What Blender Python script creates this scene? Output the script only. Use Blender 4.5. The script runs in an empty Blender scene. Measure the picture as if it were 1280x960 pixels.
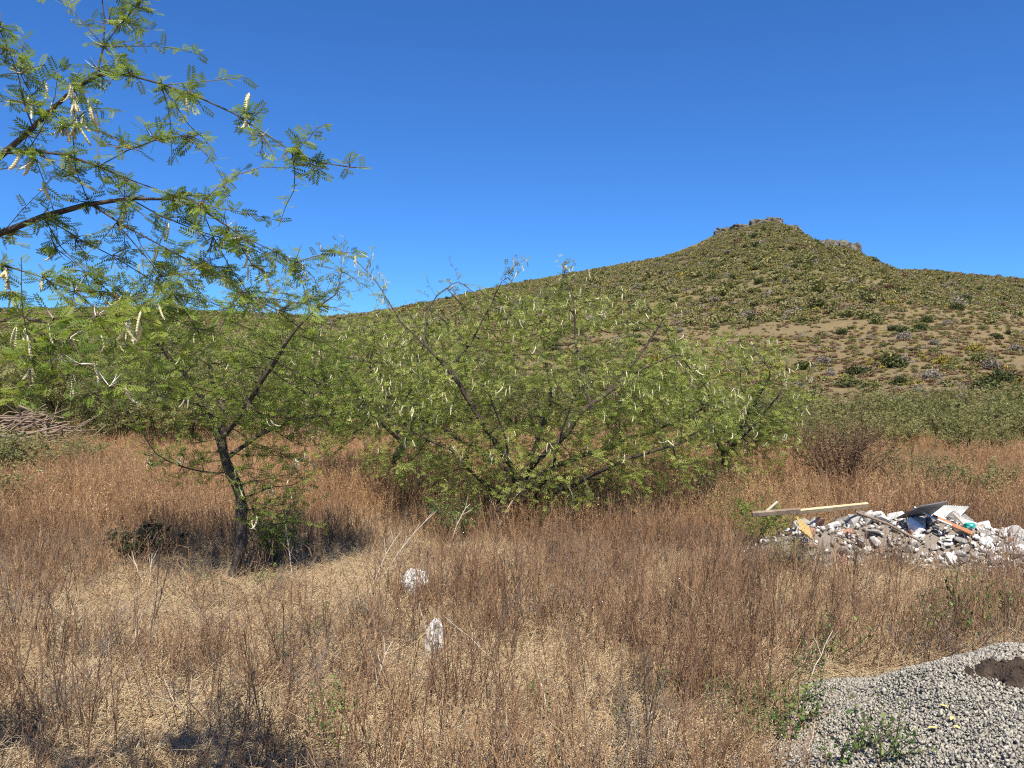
import bpy, bmesh, math, random
import numpy as np
from mathutils import Vector
R = math.radians
SC = bpy.context.scene
COL = SC.collection
rng = np.random.default_rng(7)
random.seed(7)

# ------------------------------------------------------------------ camera, sky, sun, exposure
CAMH, F, CX, CY = 2.5, 967.0, 640.0, 480.0
cam = bpy.data.cameras.new('camera'); camo = bpy.data.objects.new('camera', cam); COL.objects.link(camo)
camo.location = (0, 0, CAMH); camo.rotation_euler = (R(90), 0, 0)
cam.sensor_width = 36; cam.lens = 36 * F / 1280; cam.clip_start = 0.05; cam.clip_end = 5000
SC.camera = camo
SUN_EL, SUN_AZ = 56.0, 10.0          # azimuth: degrees towards +x from straight behind the camera
W = bpy.data.worlds.new('World'); SC.world = W; W.use_nodes = True
nt = W.node_tree; bg = nt.nodes['Background']
sky = nt.nodes.new('ShaderNodeTexSky'); sky.sky_type = 'NISHITA'; sky.sun_disc = False
sky.sun_elevation = R(SUN_EL); sky.sun_rotation = R(180 - SUN_AZ)
sky.altitude = 600; sky.air_density = 1.0; sky.dust_density = 0.0; sky.ozone_density = 8.0
tint = nt.nodes.new('ShaderNodeMix'); tint.data_type = 'RGBA'; tint.blend_type = 'MULTIPLY'; tint.inputs[0].default_value = 1; tint.inputs[7].default_value = (.37, .68, 1.0, 1)
nt.links.new(sky.outputs[0], tint.inputs[6]); nt.links.new(tint.outputs[2], bg.inputs[0]); bg.inputs[1].default_value = 0.106
sl = bpy.data.lights.new('sun', 'SUN'); sl.energy = 5.0; sl.angle = R(0.53); sl.color = (1.0, 0.92, 0.78)
so = bpy.data.objects.new('sun', sl); COL.objects.link(so)
sv = Vector((math.sin(R(SUN_AZ)) * math.cos(R(SUN_EL)), -math.cos(R(SUN_AZ)) * math.cos(R(SUN_EL)), math.sin(R(SUN_EL))))
so.rotation_euler = sv.to_track_quat('Z', 'Y').to_euler(); so.location = (0, -20, 40)
vs = SC.view_settings; vs.view_transform = 'Standard'; vs.look = 'None'; vs.exposure = 0.65; vs.gamma = 1; vs.use_curve_mapping = False
SC.cycles.use_denoising = False; SC.cycles.filter_width = 1.15
SC.cycles.max_bounces = 5; SC.cycles.diffuse_bounces = 3; SC.cycles.transmission_bounces = 4; SC.cycles.transparent_max_bounces = 8

# ------------------------------------------------------------------ helpers
def P(X, Y, d):
    """a point at depth d that is seen in the direction of photo pixel X, Y"""
    return np.array([(X - CX) / F * d, d, CAMH - (Y - CY) / F * d])

def tag(o, label=None, cat=None, group=None, kind=None):
    if label: o['label'] = label
    if cat: o['category'] = cat
    if group: o['group'] = group
    if kind: o['kind'] = kind
    return o

def link(name, me, mat=None, parent=None, loc=None, rot=None, scale=None):
    o = bpy.data.objects.new(name, me); COL.objects.link(o)
    if mat is not None and me is not None and len(me.materials) == 0: me.materials.append(mat)
    if parent is not None: o.parent = parent
    if loc is not None: o.location = loc
    if rot is not None: o.rotation_euler = rot
    if scale is not None: o.scale = scale if hasattr(scale, '__len__') else (scale,) * 3
    return o

def empty(name, loc=(0, 0, 0), rz=0):
    o = bpy.data.objects.new(name, None); COL.objects.link(o); o.location = loc; o.rotation_euler = (0, 0, rz)
    o.empty_display_size = 0.2
    return o

class MB:
    """collects vertex and face arrays, builds one mesh"""
    def __init__(s): s.v = []; s.f = []; s.t = []; s.n = 0
    def add(s, v, f, tint=0.5):
        v = np.asarray(v, float).reshape(-1, 3); f = np.asarray(f, int)
        s.v.append(v); s.f.append(f + s.n); s.n += len(v)
        s.t.append(np.broadcast_to(np.asarray(tint, float), (len(v),)))
        return s
    def mesh(s, name, mat=None, smooth=False, tint=True):
        me = bpy.data.meshes.new(name)
        V = np.concatenate(s.v) if s.v else np.zeros((0, 3))
        me.vertices.add(len(V)); me.vertices.foreach_set('co', V.astype(np.float32).ravel())
        sizes = np.concatenate([np.full(len(f), f.shape[1]) for f in s.f]); loops = np.concatenate([f.ravel() for f in s.f])
        me.loops.add(len(loops)); me.loops.foreach_set('vertex_index', loops.astype(np.int32))
        me.polygons.add(len(sizes)); st = np.concatenate([[0], np.cumsum(sizes)[:-1]])
        me.polygons.foreach_set('loop_start', st.astype(np.int32)); me.polygons.foreach_set('loop_total', sizes.astype(np.int32))
        if smooth: me.polygons.foreach_set('use_smooth', np.ones(len(sizes), bool))
        if tint:
            a = me.attributes.new('tint', 'FLOAT', 'POINT'); a.data.foreach_set('value', np.concatenate(s.t).astype(np.float32))
        me.update(calc_edges=True); me.validate()
        if mat: me.materials.append(mat)
        return me

def unit(v):
    v = np.asarray(v, float); return v / np.maximum(np.linalg.norm(v, axis=-1, keepdims=True), 1e-9)

def tubes(mb, pts, rad, sides=3, tint=0.5):
    """N polylines of K points: pts (N,K,3), rad (N,K)"""
    pts = np.asarray(pts, float); N, K, _ = pts.shape; rad = np.broadcast_to(rad, (N, K))
    t = np.gradient(pts, axis=1); t = unit(t)
    ref = np.where(np.abs(t[:, :1, 2:3]) > 0.85, np.array([1., 0, 0]), np.array([0, 0, 1.]))
    a = unit(np.cross(t, np.broadcast_to(ref, t.shape))); b = np.cross(t, a)
    ang = np.arange(sides) / sides * 2 * np.pi
    v = pts[:, :, None, :] + rad[:, :, None, None] * (np.cos(ang)[None, None, :, None] * a[:, :, None, :] + np.sin(ang)[None, None, :, None] * b[:, :, None, :])
    idx = np.arange(N * K * sides).reshape(N, K, sides)
    q = np.stack([idx[:, :-1], np.roll(idx[:, :-1], -1, 2), np.roll(idx[:, 1:], -1, 2), idx[:, 1:]], -1).reshape(-1, 4)
    tt = np.asarray(tint, float)
    if tt.ndim == 1: tt = np.repeat(tt, K * sides)
    mb.add(v, q, tt)
    if sides > 3: mb.add(v[:, -1].reshape(-1, 3), np.arange(N * sides).reshape(N, sides), 0.5 if tt.ndim else tt)

def place(mb, tv, tf, pos, X, Z, scale, tint):
    """copies of a template (x along, z normal) at frames"""
    X = unit(X); Y = unit(np.cross(Z, X)); Zc = np.cross(X, Y)
    M = np.stack([X, Y, Zc], -1) * np.asarray(scale).reshape(-1, 1, 1)
    v = np.einsum('nij,tj->nti', M, tv) + pos[:, None, :]
    n = len(pos); T = len(tv)
    f = (tf[None] + (np.arange(n) * T)[:, None, None]).reshape(-1, tf.shape[1])
    mb.add(v, f, np.repeat(np.broadcast_to(tint, (n,)), T))

def vnoise(x, y, seed=0):
    xi = np.floor(x).astype(np.int64); yi = np.floor(y).astype(np.int64); fx = x - xi; fy = y - yi
    fx = fx * fx * (3 - 2 * fx); fy = fy * fy * (3 - 2 * fy)
    def h(a, b):
        n = (a * 374761393 + b * 668265263 + seed * 1442695041) & 0xffffffff
        n = ((n ^ (n >> 13)) * 1274126177) & 0xffffffff
        return ((n ^ (n >> 16)) & 0xffff) / 65535.0
    return (h(xi, yi) * (1 - fx) + h(xi + 1, yi) * fx) * (1 - fy) + (h(xi, yi + 1) * (1 - fx) + h(xi + 1, yi + 1) * fx) * fy
def fbm(x, y, o=4, seed=0):
    s = 0; a = 0.5; x = np.asarray(x, float); y = np.asarray(y, float)
    for i in range(o): s = s + a * vnoise(x * 2 ** i + 17.3 * i, y * 2 ** i - 9.1 * i, seed + i); a *= 0.5
    return s / (1 - 0.5 ** o)
def smooth(a, b, x):
    t = np.clip((np.asarray(x, float) - a) / (b - a), 0, 1); return t * t * (3 - 2 * t)

# ------------------------------------------------------------------ materials
def mat(name, ramp, rough=0.8, src='tint', scale=3.0, translucent=0.0, bump=0.0, bscale=40.0, objrand=0.0, tcol=None, detail=4.0, mixnoise=0.0, spec=0.3):
    m = bpy.data.materials.new(name); m.use_nodes = True; N = m.node_tree.nodes; L = m.node_tree.links
    pb = N['Principled BSDF']; out = N['Material Output']
    cr = N.new('ShaderNodeValToRGB'); el = cr.color_ramp.elements
    while len(el) > 1: el.remove(el[-1])
    for i, (p, c) in enumerate(ramp):
        e = el[0] if i == 0 else el.new(p); e.position = p; e.color = (*c, 1)
    if src == 'tint':
        a = N.new('ShaderNodeAttribute'); a.attribute_name = 'tint'; fac = a.outputs['Fac']
    elif src == 'island':
        a = N.new('ShaderNodeNewGeometry'); fac = a.outputs['Random Per Island']
    else:
        a = N.new('ShaderNodeTexNoise'); a.inputs['Scale'].default_value = scale; a.inputs['Detail'].default_value = detail; a.inputs['Roughness'].default_value = 0.65
        tc = N.new('ShaderNodeTexCoord'); L.new(tc.outputs['Object'], a.inputs['Vector']); fac = a.outputs['Fac']
    if mixnoise:
        nz = N.new('ShaderNodeTexNoise'); nz.inputs['Scale'].default_value = scale; nz.inputs['Detail'].default_value = detail
        g = N.new('ShaderNodeNewGeometry'); L.new(g.outputs['Position'], nz.inputs['Vector'])
        mm = N.new('ShaderNodeMath'); mm.operation = 'MULTIPLY_ADD'; L.new(nz.outputs['Fac'], mm.inputs[0]); mm.inputs[1].default_value = mixnoise; mm.inputs[2].default_value = -mixnoise / 2
        ad = N.new('ShaderNodeMath'); ad.operation = 'ADD'; L.new(fac, ad.inputs[0]); L.new(mm.outputs[0], ad.inputs[1]); fac = ad.outputs[0]
    if objrand:
        oi = N.new('ShaderNodeObjectInfo')
        mm = N.new('ShaderNodeMath'); mm.operation = 'MULTIPLY_ADD'; L.new(oi.outputs['Random'], mm.inputs[0]); mm.inputs[1].default_value = objrand; mm.inputs[2].default_value = -objrand / 2
        ad = N.new('ShaderNodeMath'); ad.operation = 'ADD'; L.new(fac, ad.inputs[0]); L.new(mm.outputs[0], ad.inputs[1]); fac = ad.outputs[0]
    L.new(fac, cr.inputs[0]); L.new(cr.outputs[0], pb.inputs['Base Color'])
    pb.inputs['Roughness'].default_value = rough; pb.inputs['Specular IOR Level'].default_value = spec
    if bump:
        bn = N.new('ShaderNodeTexNoise'); bn.inputs['Scale'].default_value = bscale; bn.inputs['Detail'].default_value = 6
        tc = N.new('ShaderNodeTexCoord'); L.new(tc.outputs['Object'], bn.inputs['Vector'])
        b = N.new('ShaderNodeBump'); b.inputs['Strength'].default_value = bump; b.inputs['Distance'].default_value = 0.02
        L.new(bn.outputs['Fac'], b.inputs['Height']); L.new(b.outputs[0], pb.inputs['Normal'])
    if translucent:
        tr = N.new('ShaderNodeBsdfTranslucent'); mx = N.new('ShaderNodeMixShader'); mx.inputs[0].default_value = translucent
        g = N.new('ShaderNodeMix'); g.data_type = 'RGBA'; g.blend_type = 'MULTIPLY'; g.inputs[0].default_value = 1
        L.new(cr.outputs[0], g.inputs[6]); g.inputs[7].default_value = (*(tcol or (1.3, 1.35, 0.7)), 1)
        L.new(g.outputs[2], tr.inputs[0]); L.new(pb.outputs[0], mx.inputs[1]); L.new(tr.outputs[0], mx.inputs[2]); L.new(mx.outputs[0], out.inputs[0])
    return m

M = {}
M['leaf'] = mat('acacia_leaf', [(0, (.085, .13, .024)), (.5, (.19, .27, .045)), (1, (.33, .37, .08))], 0.5, translucent=.42, mixnoise=.5, scale=1.6)
M['leaf_mid'] = mat('acacia_leaf_pale', [(0, (.12, .165, .032)), (.5, (.25, .31, .06)), (1, (.41, .42, .12))], 0.6, translucent=.35, mixnoise=.9, scale=1.0)
M['leaf_far'] = mat('thicket_leaf', [(0, (.115, .13, .045)), (.5, (.225, .228, .085)), (1, (.34, .32, .14))], 0.7, translucent=.3, objrand=.5, mixnoise=.8, scale=.6)
M['bark'] = mat('acacia_bark', [(.3, (.035, .027, .022)), (.7, (.11, .085, .065))], 0.9, src='noise', scale=14, bump=.6)
M['twig'] = mat('twig_bark', [(0, (.07, .05, .035)), (1, (.22, .16, .10))], 0.8)
M['pod'] = mat('pod', [(.3, (.52, .48, .26)), (.7, (.74, .70, .48))], 0.6, src='noise', scale=30, translucent=.15, tcol=(1, 1, .8))
M['thorn'] = mat('thorn', [(0, (.75, .70, .62)), (1, (.85, .82, .76))], 0.45, src='noise', scale=20)
M['weed'] = mat('dry_weed', [(0, (.13, .075, .045)), (.3, (.27, .155, .085)), (.55, (.41, .25, .13)), (.8, (.52, .36, .20)), (1, (.60, .46, .28))], 0.8, objrand=.3, mixnoise=.5, scale=.35)
M['weed_far'] = mat('rust_weed', [(0, (.25, .135, .062)), (.5, (.43, .255, .125)), (1, (.58, .41, .23))], 0.8, objrand=.35, mixnoise=.4, scale=.3)
M['stalk'] = mat('bleached_stalk', [(0, (.40, .33, .25)), (1, (.62, .55, .45))], 0.8, src='noise', scale=9)
M['dark_stalk'] = mat('dark_stalk', [(0, (.065, .042, .026)), (1, (.22, .135, .08))], 0.8, objrand=.4)
M['straw'] = mat('straw', [(0, (.26, .18, .10)), (.5, (.50, .375, .22)), (1, (.68, .56, .37))], 0.75, objrand=.2)
M['tangle'] = mat('grey_tangle', [(0, (.12, .095, .08)), (.5, (.24, .20, .165)), (1, (.42, .36, .30))], 0.8, objrand=.4)
M['herb'] = mat('green_herb', [(0, (.06, .11, .03)), (.5, (.11, .19, .045)), (1, (.22, .28, .08))], 0.55, translucent=.3)
M['shadedherb'] = mat('shaded_shrub', [(0, (.018, .024, .012)), (1, (.05, .06, .025))], 0.6, translucent=.1)  # dark plant; the acacia's shade is put into its near-black leaf colour
M['gravel'] = mat('gravel', [(0, (.16, .148, .122)), (.5, (.33, .304, .252)), (1, (.52, .485, .405))], 0.85, bump=.3, bscale=120)
M['soil'] = mat('soil', [(.3, (.03, .021, .014)), (.7, (.085, .06, .042))], 0.95, src='noise', scale=12, bump=1, bscale=60)
M['plaster'] = mat('plaster', [(.2, (.26, .235, .20)), (.45, (.47, .445, .41)), (.6, (.62, .60, .565)), (.85, (.76, .75, .72))], 0.85, src='noise', scale=5, objrand=.75, bump=.5, bscale=30)
M['brick'] = mat('brick', [(.3, (.30, .15, .10)), (.7, (.45, .28, .2))], 0.9, src='noise', scale=9, bump=.4)
M['concrete'] = mat('concrete', [(.3, (.22, .20, .18)), (.7, (.42, .39, .35))], 0.9, src='noise', scale=8, bump=.5, objrand=.4)
M['timber'] = mat('timber', [(.3, (.46, .33, .18)), (.7, (.68, .55, .34))], 0.75, src='noise', scale=5, bump=.3)
M['oldwood'] = mat('old_wood', [(.3, (.17, .12, .085)), (.7, (.33, .25, .18))], 0.85, src='noise', scale=9, bump=.4)
M['rust'] = mat('rust', [(.3, (.28, .11, .05)), (.7, (.46, .22, .1))], 0.7, src='noise', scale=12)
M['zinc'] = mat('zinc', [(.3, (.42, .42, .40)), (.7, (.66, .66, .63))], 0.5, src='noise', scale=6)
M['zinc'].node_tree.nodes['Principled BSDF'].inputs['Metallic'].default_value = .35
M['darkpanel'] = mat('dark_panel', [(.3, (.09, .09, .095)), (.7, (.17, .17, .17))], 0.6, src='noise', scale=5)
M['teal'] = mat('teal_plastic', [(.3, (.02, .32, .27)), (.7, (.05, .48, .40))], 0.4, src='noise', scale=9)
M['cane'] = mat('yellow_cane', [(.3, (.40, .28, .10)), (.7, (.56, .42, .18))], 0.7, src='noise', scale=9)
M['whitestone'] = mat('white_stone', [(.36, (.18, .16, .13)), (.47, (.56, .54, .50)), (.66, (.73, .715, .67))], 0.9, src='noise', scale=10, bump=1, bscale=24)
M['yellowleaf'] = mat('yellow_leaf', [(0, (.62, .46, .14)), (1, (.75, .62, .25))], 0.6)
M['cliff'] = mat('cliff_rock', [(.25, (.05, .044, .033)), (.5, (.135, .12, .09)), (.75, (.25, .225, .18))], 0.9, src='noise', scale=.35, bump=.6, bscale=1.2, detail=8)
for k, r_ in dict(scrub_green=[(0, (.115, .12, .042)), (.5, (.18, .178, .062)), (1, (.25, .235, .09))],
                  scrub_olive=[(0, (.155, .145, .058)), (.5, (.225, .2, .08)), (1, (.30, .26, .11))],
                  scrub_grey=[(0, (.13, .11, .088)), (.5, (.22, .19, .15)), (1, (.30, .265, .215))],
                  scrub_yellow=[(0, (.20, .16, .035)), (.5, (.30, .25, .05)), (1, (.40, .33, .08))],
                  scrub_dark=[(0, (.028, .038, .011)), (.5, (.055, .07, .018)), (1, (.10, .115, .032))],
                  scrub_brown=[(0, (.13, .08, .045)), (.5, (.225, .145, .08)), (1, (.31, .215, .125))]).items():
    M[k] = mat(k, r_, 0.8, translucent=.15, objrand=.5)

def ground_mat():
    m = bpy.data.materials.new('dry_ground'); m.use_nodes = True; N = m.node_tree.nodes; L = m.node_tree.links; pb = N['Principled BSDF']
    g = N.new('ShaderNodeNewGeometry')
    def noise(s, d=6, r=.6):
        n = N.new('ShaderNodeTexNoise'); n.inputs['Scale'].default_value = s; n.inputs['Detail'].default_value = d; n.inputs['Roughness'].default_value = r
        L.new(g.outputs['Position'], n.inputs['Vector']); return n
    def ramp(src, els):
        cr = N.new('ShaderNodeValToRGB'); e = cr.color_ramp.elements
        e[0].position, e[0].color = els[0][0], (*els[0][1], 1); e[1].position, e[1].color = els[-1][0], (*els[-1][1], 1)
        for p, c in els[1:-1]: q = e.new(p); q.color = (*c, 1)
        L.new(src, cr.inputs[0]); return cr
    a = ramp(noise(26, 8, .75).outputs['Fac'], [(.3, (.17, .115, .07)), (.5, (.40, .295, .18)), (.7, (.56, .44, .285))])
    b = ramp(noise(.5, 4).outputs['Fac'], [(.35, (.72, .60, .52)), (.6, (1, 1, 1))])
    mx = N.new('ShaderNodeMix'); mx.data_type = 'RGBA'; mx.blend_type = 'MULTIPLY'; mx.inputs[0].default_value = 1
    L.new(a.outputs[0], mx.inputs[6]); L.new(b.outputs[0], mx.inputs[7]); L.new(mx.outputs[2], pb.inputs['Base Color'])
    pb.inputs['Roughness'].default_value = .95
    bp = N.new('ShaderNodeBump'); bp.inputs['Distance'].default_value = .04; bp.inputs['Strength'].default_value = .9
    L.new(noise(18, 8, .7).outputs['Fac'], bp.inputs['Height']); L.new(bp.outputs[0], pb.inputs['Normal'])
    return m
def hill_mat():
    m = bpy.data.materials.new('hill_slope'); m.use_nodes = True; N = m.node_tree.nodes; L = m.node_tree.links; pb = N['Principled BSDF']
    g = N.new('ShaderNodeNewGeometry')
    def noise(s, d=6, r=.6, off=0):
        n = N.new('ShaderNodeTexNoise'); n.inputs['Scale'].default_value = s; n.inputs['Detail'].default_value = d; n.inputs['Roughness'].default_value = r
        mp = N.new('ShaderNodeMapping'); mp.inputs['Location'].default_value = (off, off, 0); L.new(g.outputs['Position'], mp.inputs[0]); L.new(mp.outputs[0], n.inputs['Vector']); return n.outputs['Fac']
    def ramp(src, els):
        cr = N.new('ShaderNodeValToRGB'); e = cr.color_ramp.elements
        e[0].position, e[0].color = els[0][0], (*els[0][1], 1); e[1].position, e[1].color = els[-1][0], (*els[-1][1], 1)
        for p, c in els[1:-1]: q = e.new(p); q.color = (*c, 1)
        L.new(src, cr.inputs[0]); return cr.outputs[0]
    grass = ramp(noise(1.3, 10, .8), [(.3, (.12, .08, .038)), (.5, (.215, .148, .066)), (.72, (.33, .25, .11))])
    green = ramp(noise(.7, 8, .75, 40), [(.3, (.085, .075, .03)), (.55, (.165, .14, .052)), (.75, (.25, .20, .065))])
    mask = ramp(noise(.03, 8, .75, 9), [(.33, (0, 0, 0)), (.52, (1, 1, 1))])
    sp_ = N.new('ShaderNodeSeparateXYZ'); L.new(g.outputs['Position'], sp_.inputs[0]); mr = N.new('ShaderNodeMapRange'); mr.inputs[1].default_value = 6; mr.inputs[2].default_value = 42; mr.inputs[3].default_value = .3; L.new(sp_.outputs[2], mr.inputs[0])
    mu = N.new('ShaderNodeMath'); mu.operation = 'MULTIPLY'; L.new(mask, mu.inputs[0]); L.new(mr.outputs[0], mu.inputs[1])
    mx = N.new('ShaderNodeMix'); mx.data_type = 'RGBA'; L.new(mu.outputs[0], mx.inputs[0]); L.new(grass, mx.inputs[6]); L.new(green, mx.inputs[7])
    L.new(mx.outputs[2], pb.inputs['Base Color']); pb.inputs['Roughness'].default_value = .95
    bp = N.new('ShaderNodeBump'); bp.inputs['Distance'].default_value = .6; bp.inputs['Strength'].default_value = .8
    L.new(noise(.8, 8, .7), bp.inputs['Height']); L.new(bp.outputs[0], pb.inputs['Normal'])
    return m
M['ground'] = ground_mat(); M['hill'] = hill_mat()

# ------------------------------------------------------------------ terrain
def ground_z(x, y):
    x = np.asarray(x, float); y = np.asarray(y, float)
    return (fbm(x * .5, y * .5, 4, 3) - .5) * .16 * smooth(1500, 60, np.hypot(x, y))
def axis(lo, a, b, hi, st, grow=1.16):
    c = list(np.arange(a, b, st)); s = st; v = c[-1]
    while v < hi: s *= grow; v += s; c.append(v)
    s = st; v = a; l = []
    while v > lo: s *= grow; v -= s; l.append(v)
    return np.array(l[::-1] + c)
def grid_mesh(name, X, Y, Z, m):
    ny, nx = X.shape; idx = np.arange(ny * nx).reshape(ny, nx)
    q = np.stack([idx[:-1, :-1], idx[:-1, 1:], idx[1:, 1:], idx[1:, :-1]], -1).reshape(-1, 4)
    return MB().add(np.stack([X, Y, Z], -1).reshape(-1, 3), q).mesh(name, m, smooth=True, tint=False)
ax = axis(-700, -16, 16, 700, .3); ay = axis(-400, -2, 26, 84, .3)
X, Y = np.meshgrid(ax, ay)
tag(link('ground', grid_mesh('ground', X, Y, ground_z(X, Y), M['ground'])), 'dry straw covered field of tan earth', 'ground', kind='structure')

RD, H0 = 520.0, 40.0
prof = np.array([(-1600, 400), (-600, 395), (-200, 390), (0, 386), (150, 384), (300, 390), (420, 396), (480, 388), (560, 372), (640, 354), (740, 336), (830, 320), (870, 305), (905, 287), (940, 280), (965, 274), (985, 283), (1005, 298), (1030, 305), (1060, 311), (1072, 323), (1085, 332), (1110, 336), (1160, 337), (1210, 343), (1280, 348), (1500, 352), (1900, 372), (3000, 420)], float)
px_ = (prof[:, 0] - CX) / F * RD; ph_ = CAMH + (CY - prof[:, 1]) / F * RD
dx = np.linspace(px_[0], px_[-1], 4000); dh = np.interp(dx, px_, ph_)
kk = np.exp(-np.linspace(-2.5, 2.5, 241) ** 2); kk /= kk.sum(); dhs = np.convolve(np.pad(dh, 120, 'edge'), kk, 'valid')
def hill_z(x, y):
    x = np.asarray(x, float); y = np.asarray(y, float)
    t = np.clip((y - H0) / (RD - H0), 0, None); tt = np.minimum(t, 1)
    xe = x * (RD / np.maximum(y, 30)) ** .65
    w = smooth(.35, .98, tt); h = np.interp(xe, dx, dhs) * (1 - w) + np.interp(xe, dx, dh) * w
    z = h * tt ** 1.28 - .5 * (1 - smooth(0, .04, tt))
    z = z + ((fbm(x * .014, y * .014, 4, 11) - .5) * 17 * tt * (1 - smooth(.55, .97, tt)) + (fbm(x * .09, y * .09, 3, 5) - .5) * 2.2 * smooth(0.03, .2, tt) * (1 - .7 * smooth(.85, 1, tt)))
    return z - np.maximum(t - 1, 0) ** 1.2 * 160
uu = np.linspace(-1.5, 1.5, 500); yy = np.concatenate([np.linspace(40, 130, 90, endpoint=False), np.linspace(130, 530, 170, endpoint=False), np.linspace(530, 760, 24)])
U, Y = np.meshgrid(uu, yy); X = U * Y
tag(link('hill', grid_mesh('hill', X, Y, hill_z(X, Y), M['hill'])), 'scrub covered hill rising to a rocky peak', 'hill', kind='structure')
def on_hill(Xp, Yp):
    """where the sight line of a photo pixel meets the slope"""
    d = np.linspace(46, 519, 2400); x = (Xp - CX) / F * d; z = CAMH - (Yp - CY) / F * d
    k = np.nonzero(hill_z(x, d) > z)[0]
    return None if len(k) == 0 else (x[k[0]], d[k[0]])

# ------------------------------------------------------------------ scatter of uncountable cover (geometry nodes)
def scatter(name, pts, rot, scl, idx, meshes, label, cat):
    sc = bpy.data.collections.new(name + '_pieces')
    for i, me in enumerate(meshes):
        sc.objects.link(bpy.data.objects.new('%s_piece_%02d' % (name, i), me))
    me = bpy.data.meshes.new(name); me.vertices.add(len(pts)); me.vertices.foreach_set('co', np.asarray(pts, np.float32).ravel())
    a = me.attributes.new('rot', 'FLOAT_VECTOR', 'POINT'); a.data.foreach_set('vector', np.asarray(rot, np.float32).ravel())
    a = me.attributes.new('scl', 'FLOAT_VECTOR', 'POINT'); a.data.foreach_set('vector', np.asarray(scl, np.float32).ravel())
    a = me.attributes.new('idx', 'INT', 'POINT'); a.data.foreach_set('value', np.asarray(idx, np.int32))
    o = link(name, me)
    g = bpy.data.node_groups.new(name, 'GeometryNodeTree')
    g.interface.new_socket('Geometry', in_out='INPUT', socket_type='NodeSocketGeometry'); g.interface.new_socket('Geometry', in_out='OUTPUT', socket_type='NodeSocketGeometry')
    gi = g.nodes.new('NodeGroupInput'); go = g.nodes.new('NodeGroupOutput')
    ci = g.nodes.new('GeometryNodeCollectionInfo'); ci.inputs[0].default_value = sc; ci.inputs['Separate Children'].default_value = True; ci.inputs['Reset Children'].default_value = True
    ip = g.nodes.new('GeometryNodeInstanceOnPoints'); ip.inputs['Pick Instance'].default_value = True
    def attr(n, t):
        k = g.nodes.new('GeometryNodeInputNamedAttribute'); k.data_type = t; k.inputs[0].default_value = n; return k.outputs[0]
    er = g.nodes.new('FunctionNodeEulerToRotation')
    g.links.new(attr('rot', 'FLOAT_VECTOR'), er.inputs[0])
    g.links.new(gi.outputs[0], ip.inputs['Points']); g.links.new(ci.outputs[0], ip.inputs['Instance']); g.links.new(er.outputs[0], ip.inputs['Rotation'])
    g.links.new(attr('scl', 'FLOAT_VECTOR'), ip.inputs['Scale']); g.links.new(attr('idx', 'INT'), ip.inputs['Instance Index']); g.links.new(ip.outputs[0], go.inputs[0])
    md = o.modifiers.new('scatter', 'NODES'); md.node_group = g
    return tag(o, label, cat, kind='stuff')

# ------------------------------------------------------------------ leaves, shoots, tree skeletons
def kite(l, w):
    return np.array([(0, 0, 0), (l * .45, -w / 2, 0), (l, 0, 0), (l * .45, w / 2, 0)])
def leaf_template(n, L_, pl, pw):
    v = []; f = []
    for i in range(n):
        x = L_ * (.15 + .85 * i / max(n - 1, 1)); s = 1 - .35 * abs(i / max(n - 1, 1) - .45)
        for sg in (-1, 1):
            a = sg * R(62 - 22 * i / max(n - 1, 1)); k = kite(pl * s, pw); c, sn = math.cos(a), math.sin(a)
            b = len(v)
            for q in k: v.append((x + q[0] * c - q[1] * sn, q[0] * sn + q[1] * c, -.12 * q[0]))
            f.append((b, b + 1, b + 2, b + 3))
    return np.array(v), np.array(f)

def shoots(base, dirs, lens, K=5, bend=.25, droop=.0, rg=rng):
    N = len(base); d = unit(dirs); pts = np.zeros((N, K, 3)); pts[:, 0] = base
    for k in range(1, K):
        d = unit(d + rg.normal(0, bend, (N, 3)) * .6 + np.array([0, 0, -droop]))
        pts[:, k] = pts[:, k - 1] + d * (lens / (K - 1))[:, None]
    return pts
def along(pts, n, rg=rng, t0=.08):
    """n stations on each polyline: positions, directions"""
    N, K, _ = pts.shape; t = (t0 + (1 - t0) * (np.arange(n)[None] + rg.random((N, n))) / n) * (K - 1)
    i = np.minimum(t.astype(int), K - 2); fr = (t - i)[..., None]; r = np.arange(N)[:, None]
    a = pts[r, i]; b = pts[r, i + 1]
    return a * (1 - fr) + b * fr, unit(b - a)
def leafy(mb, pts, n, tpl, size, tint, rg=rng, upb=1.0, spread=1.1):
    pos, d = along(pts, n, rg); N = len(pts)
    pos = pos.reshape(-1, 3); d = d.reshape(-1, 3); m = len(pos)
    X = unit(d * .35 + rg.normal(0, 1, (m, 3)) * np.array([1, 1, .45]) * spread * .7)
    Z = unit(np.array([0, 0, upb]) + rg.normal(0, .5, (m, 3)))
    tn = np.clip(np.repeat(np.broadcast_to(tint, (N,)), n) + rg.normal(0, .14, m), 0, 1)
    place(mb, tpl[0], tpl[1], pos, X, Z, size * rg.uniform(.65, 1.25, m), tn)

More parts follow.
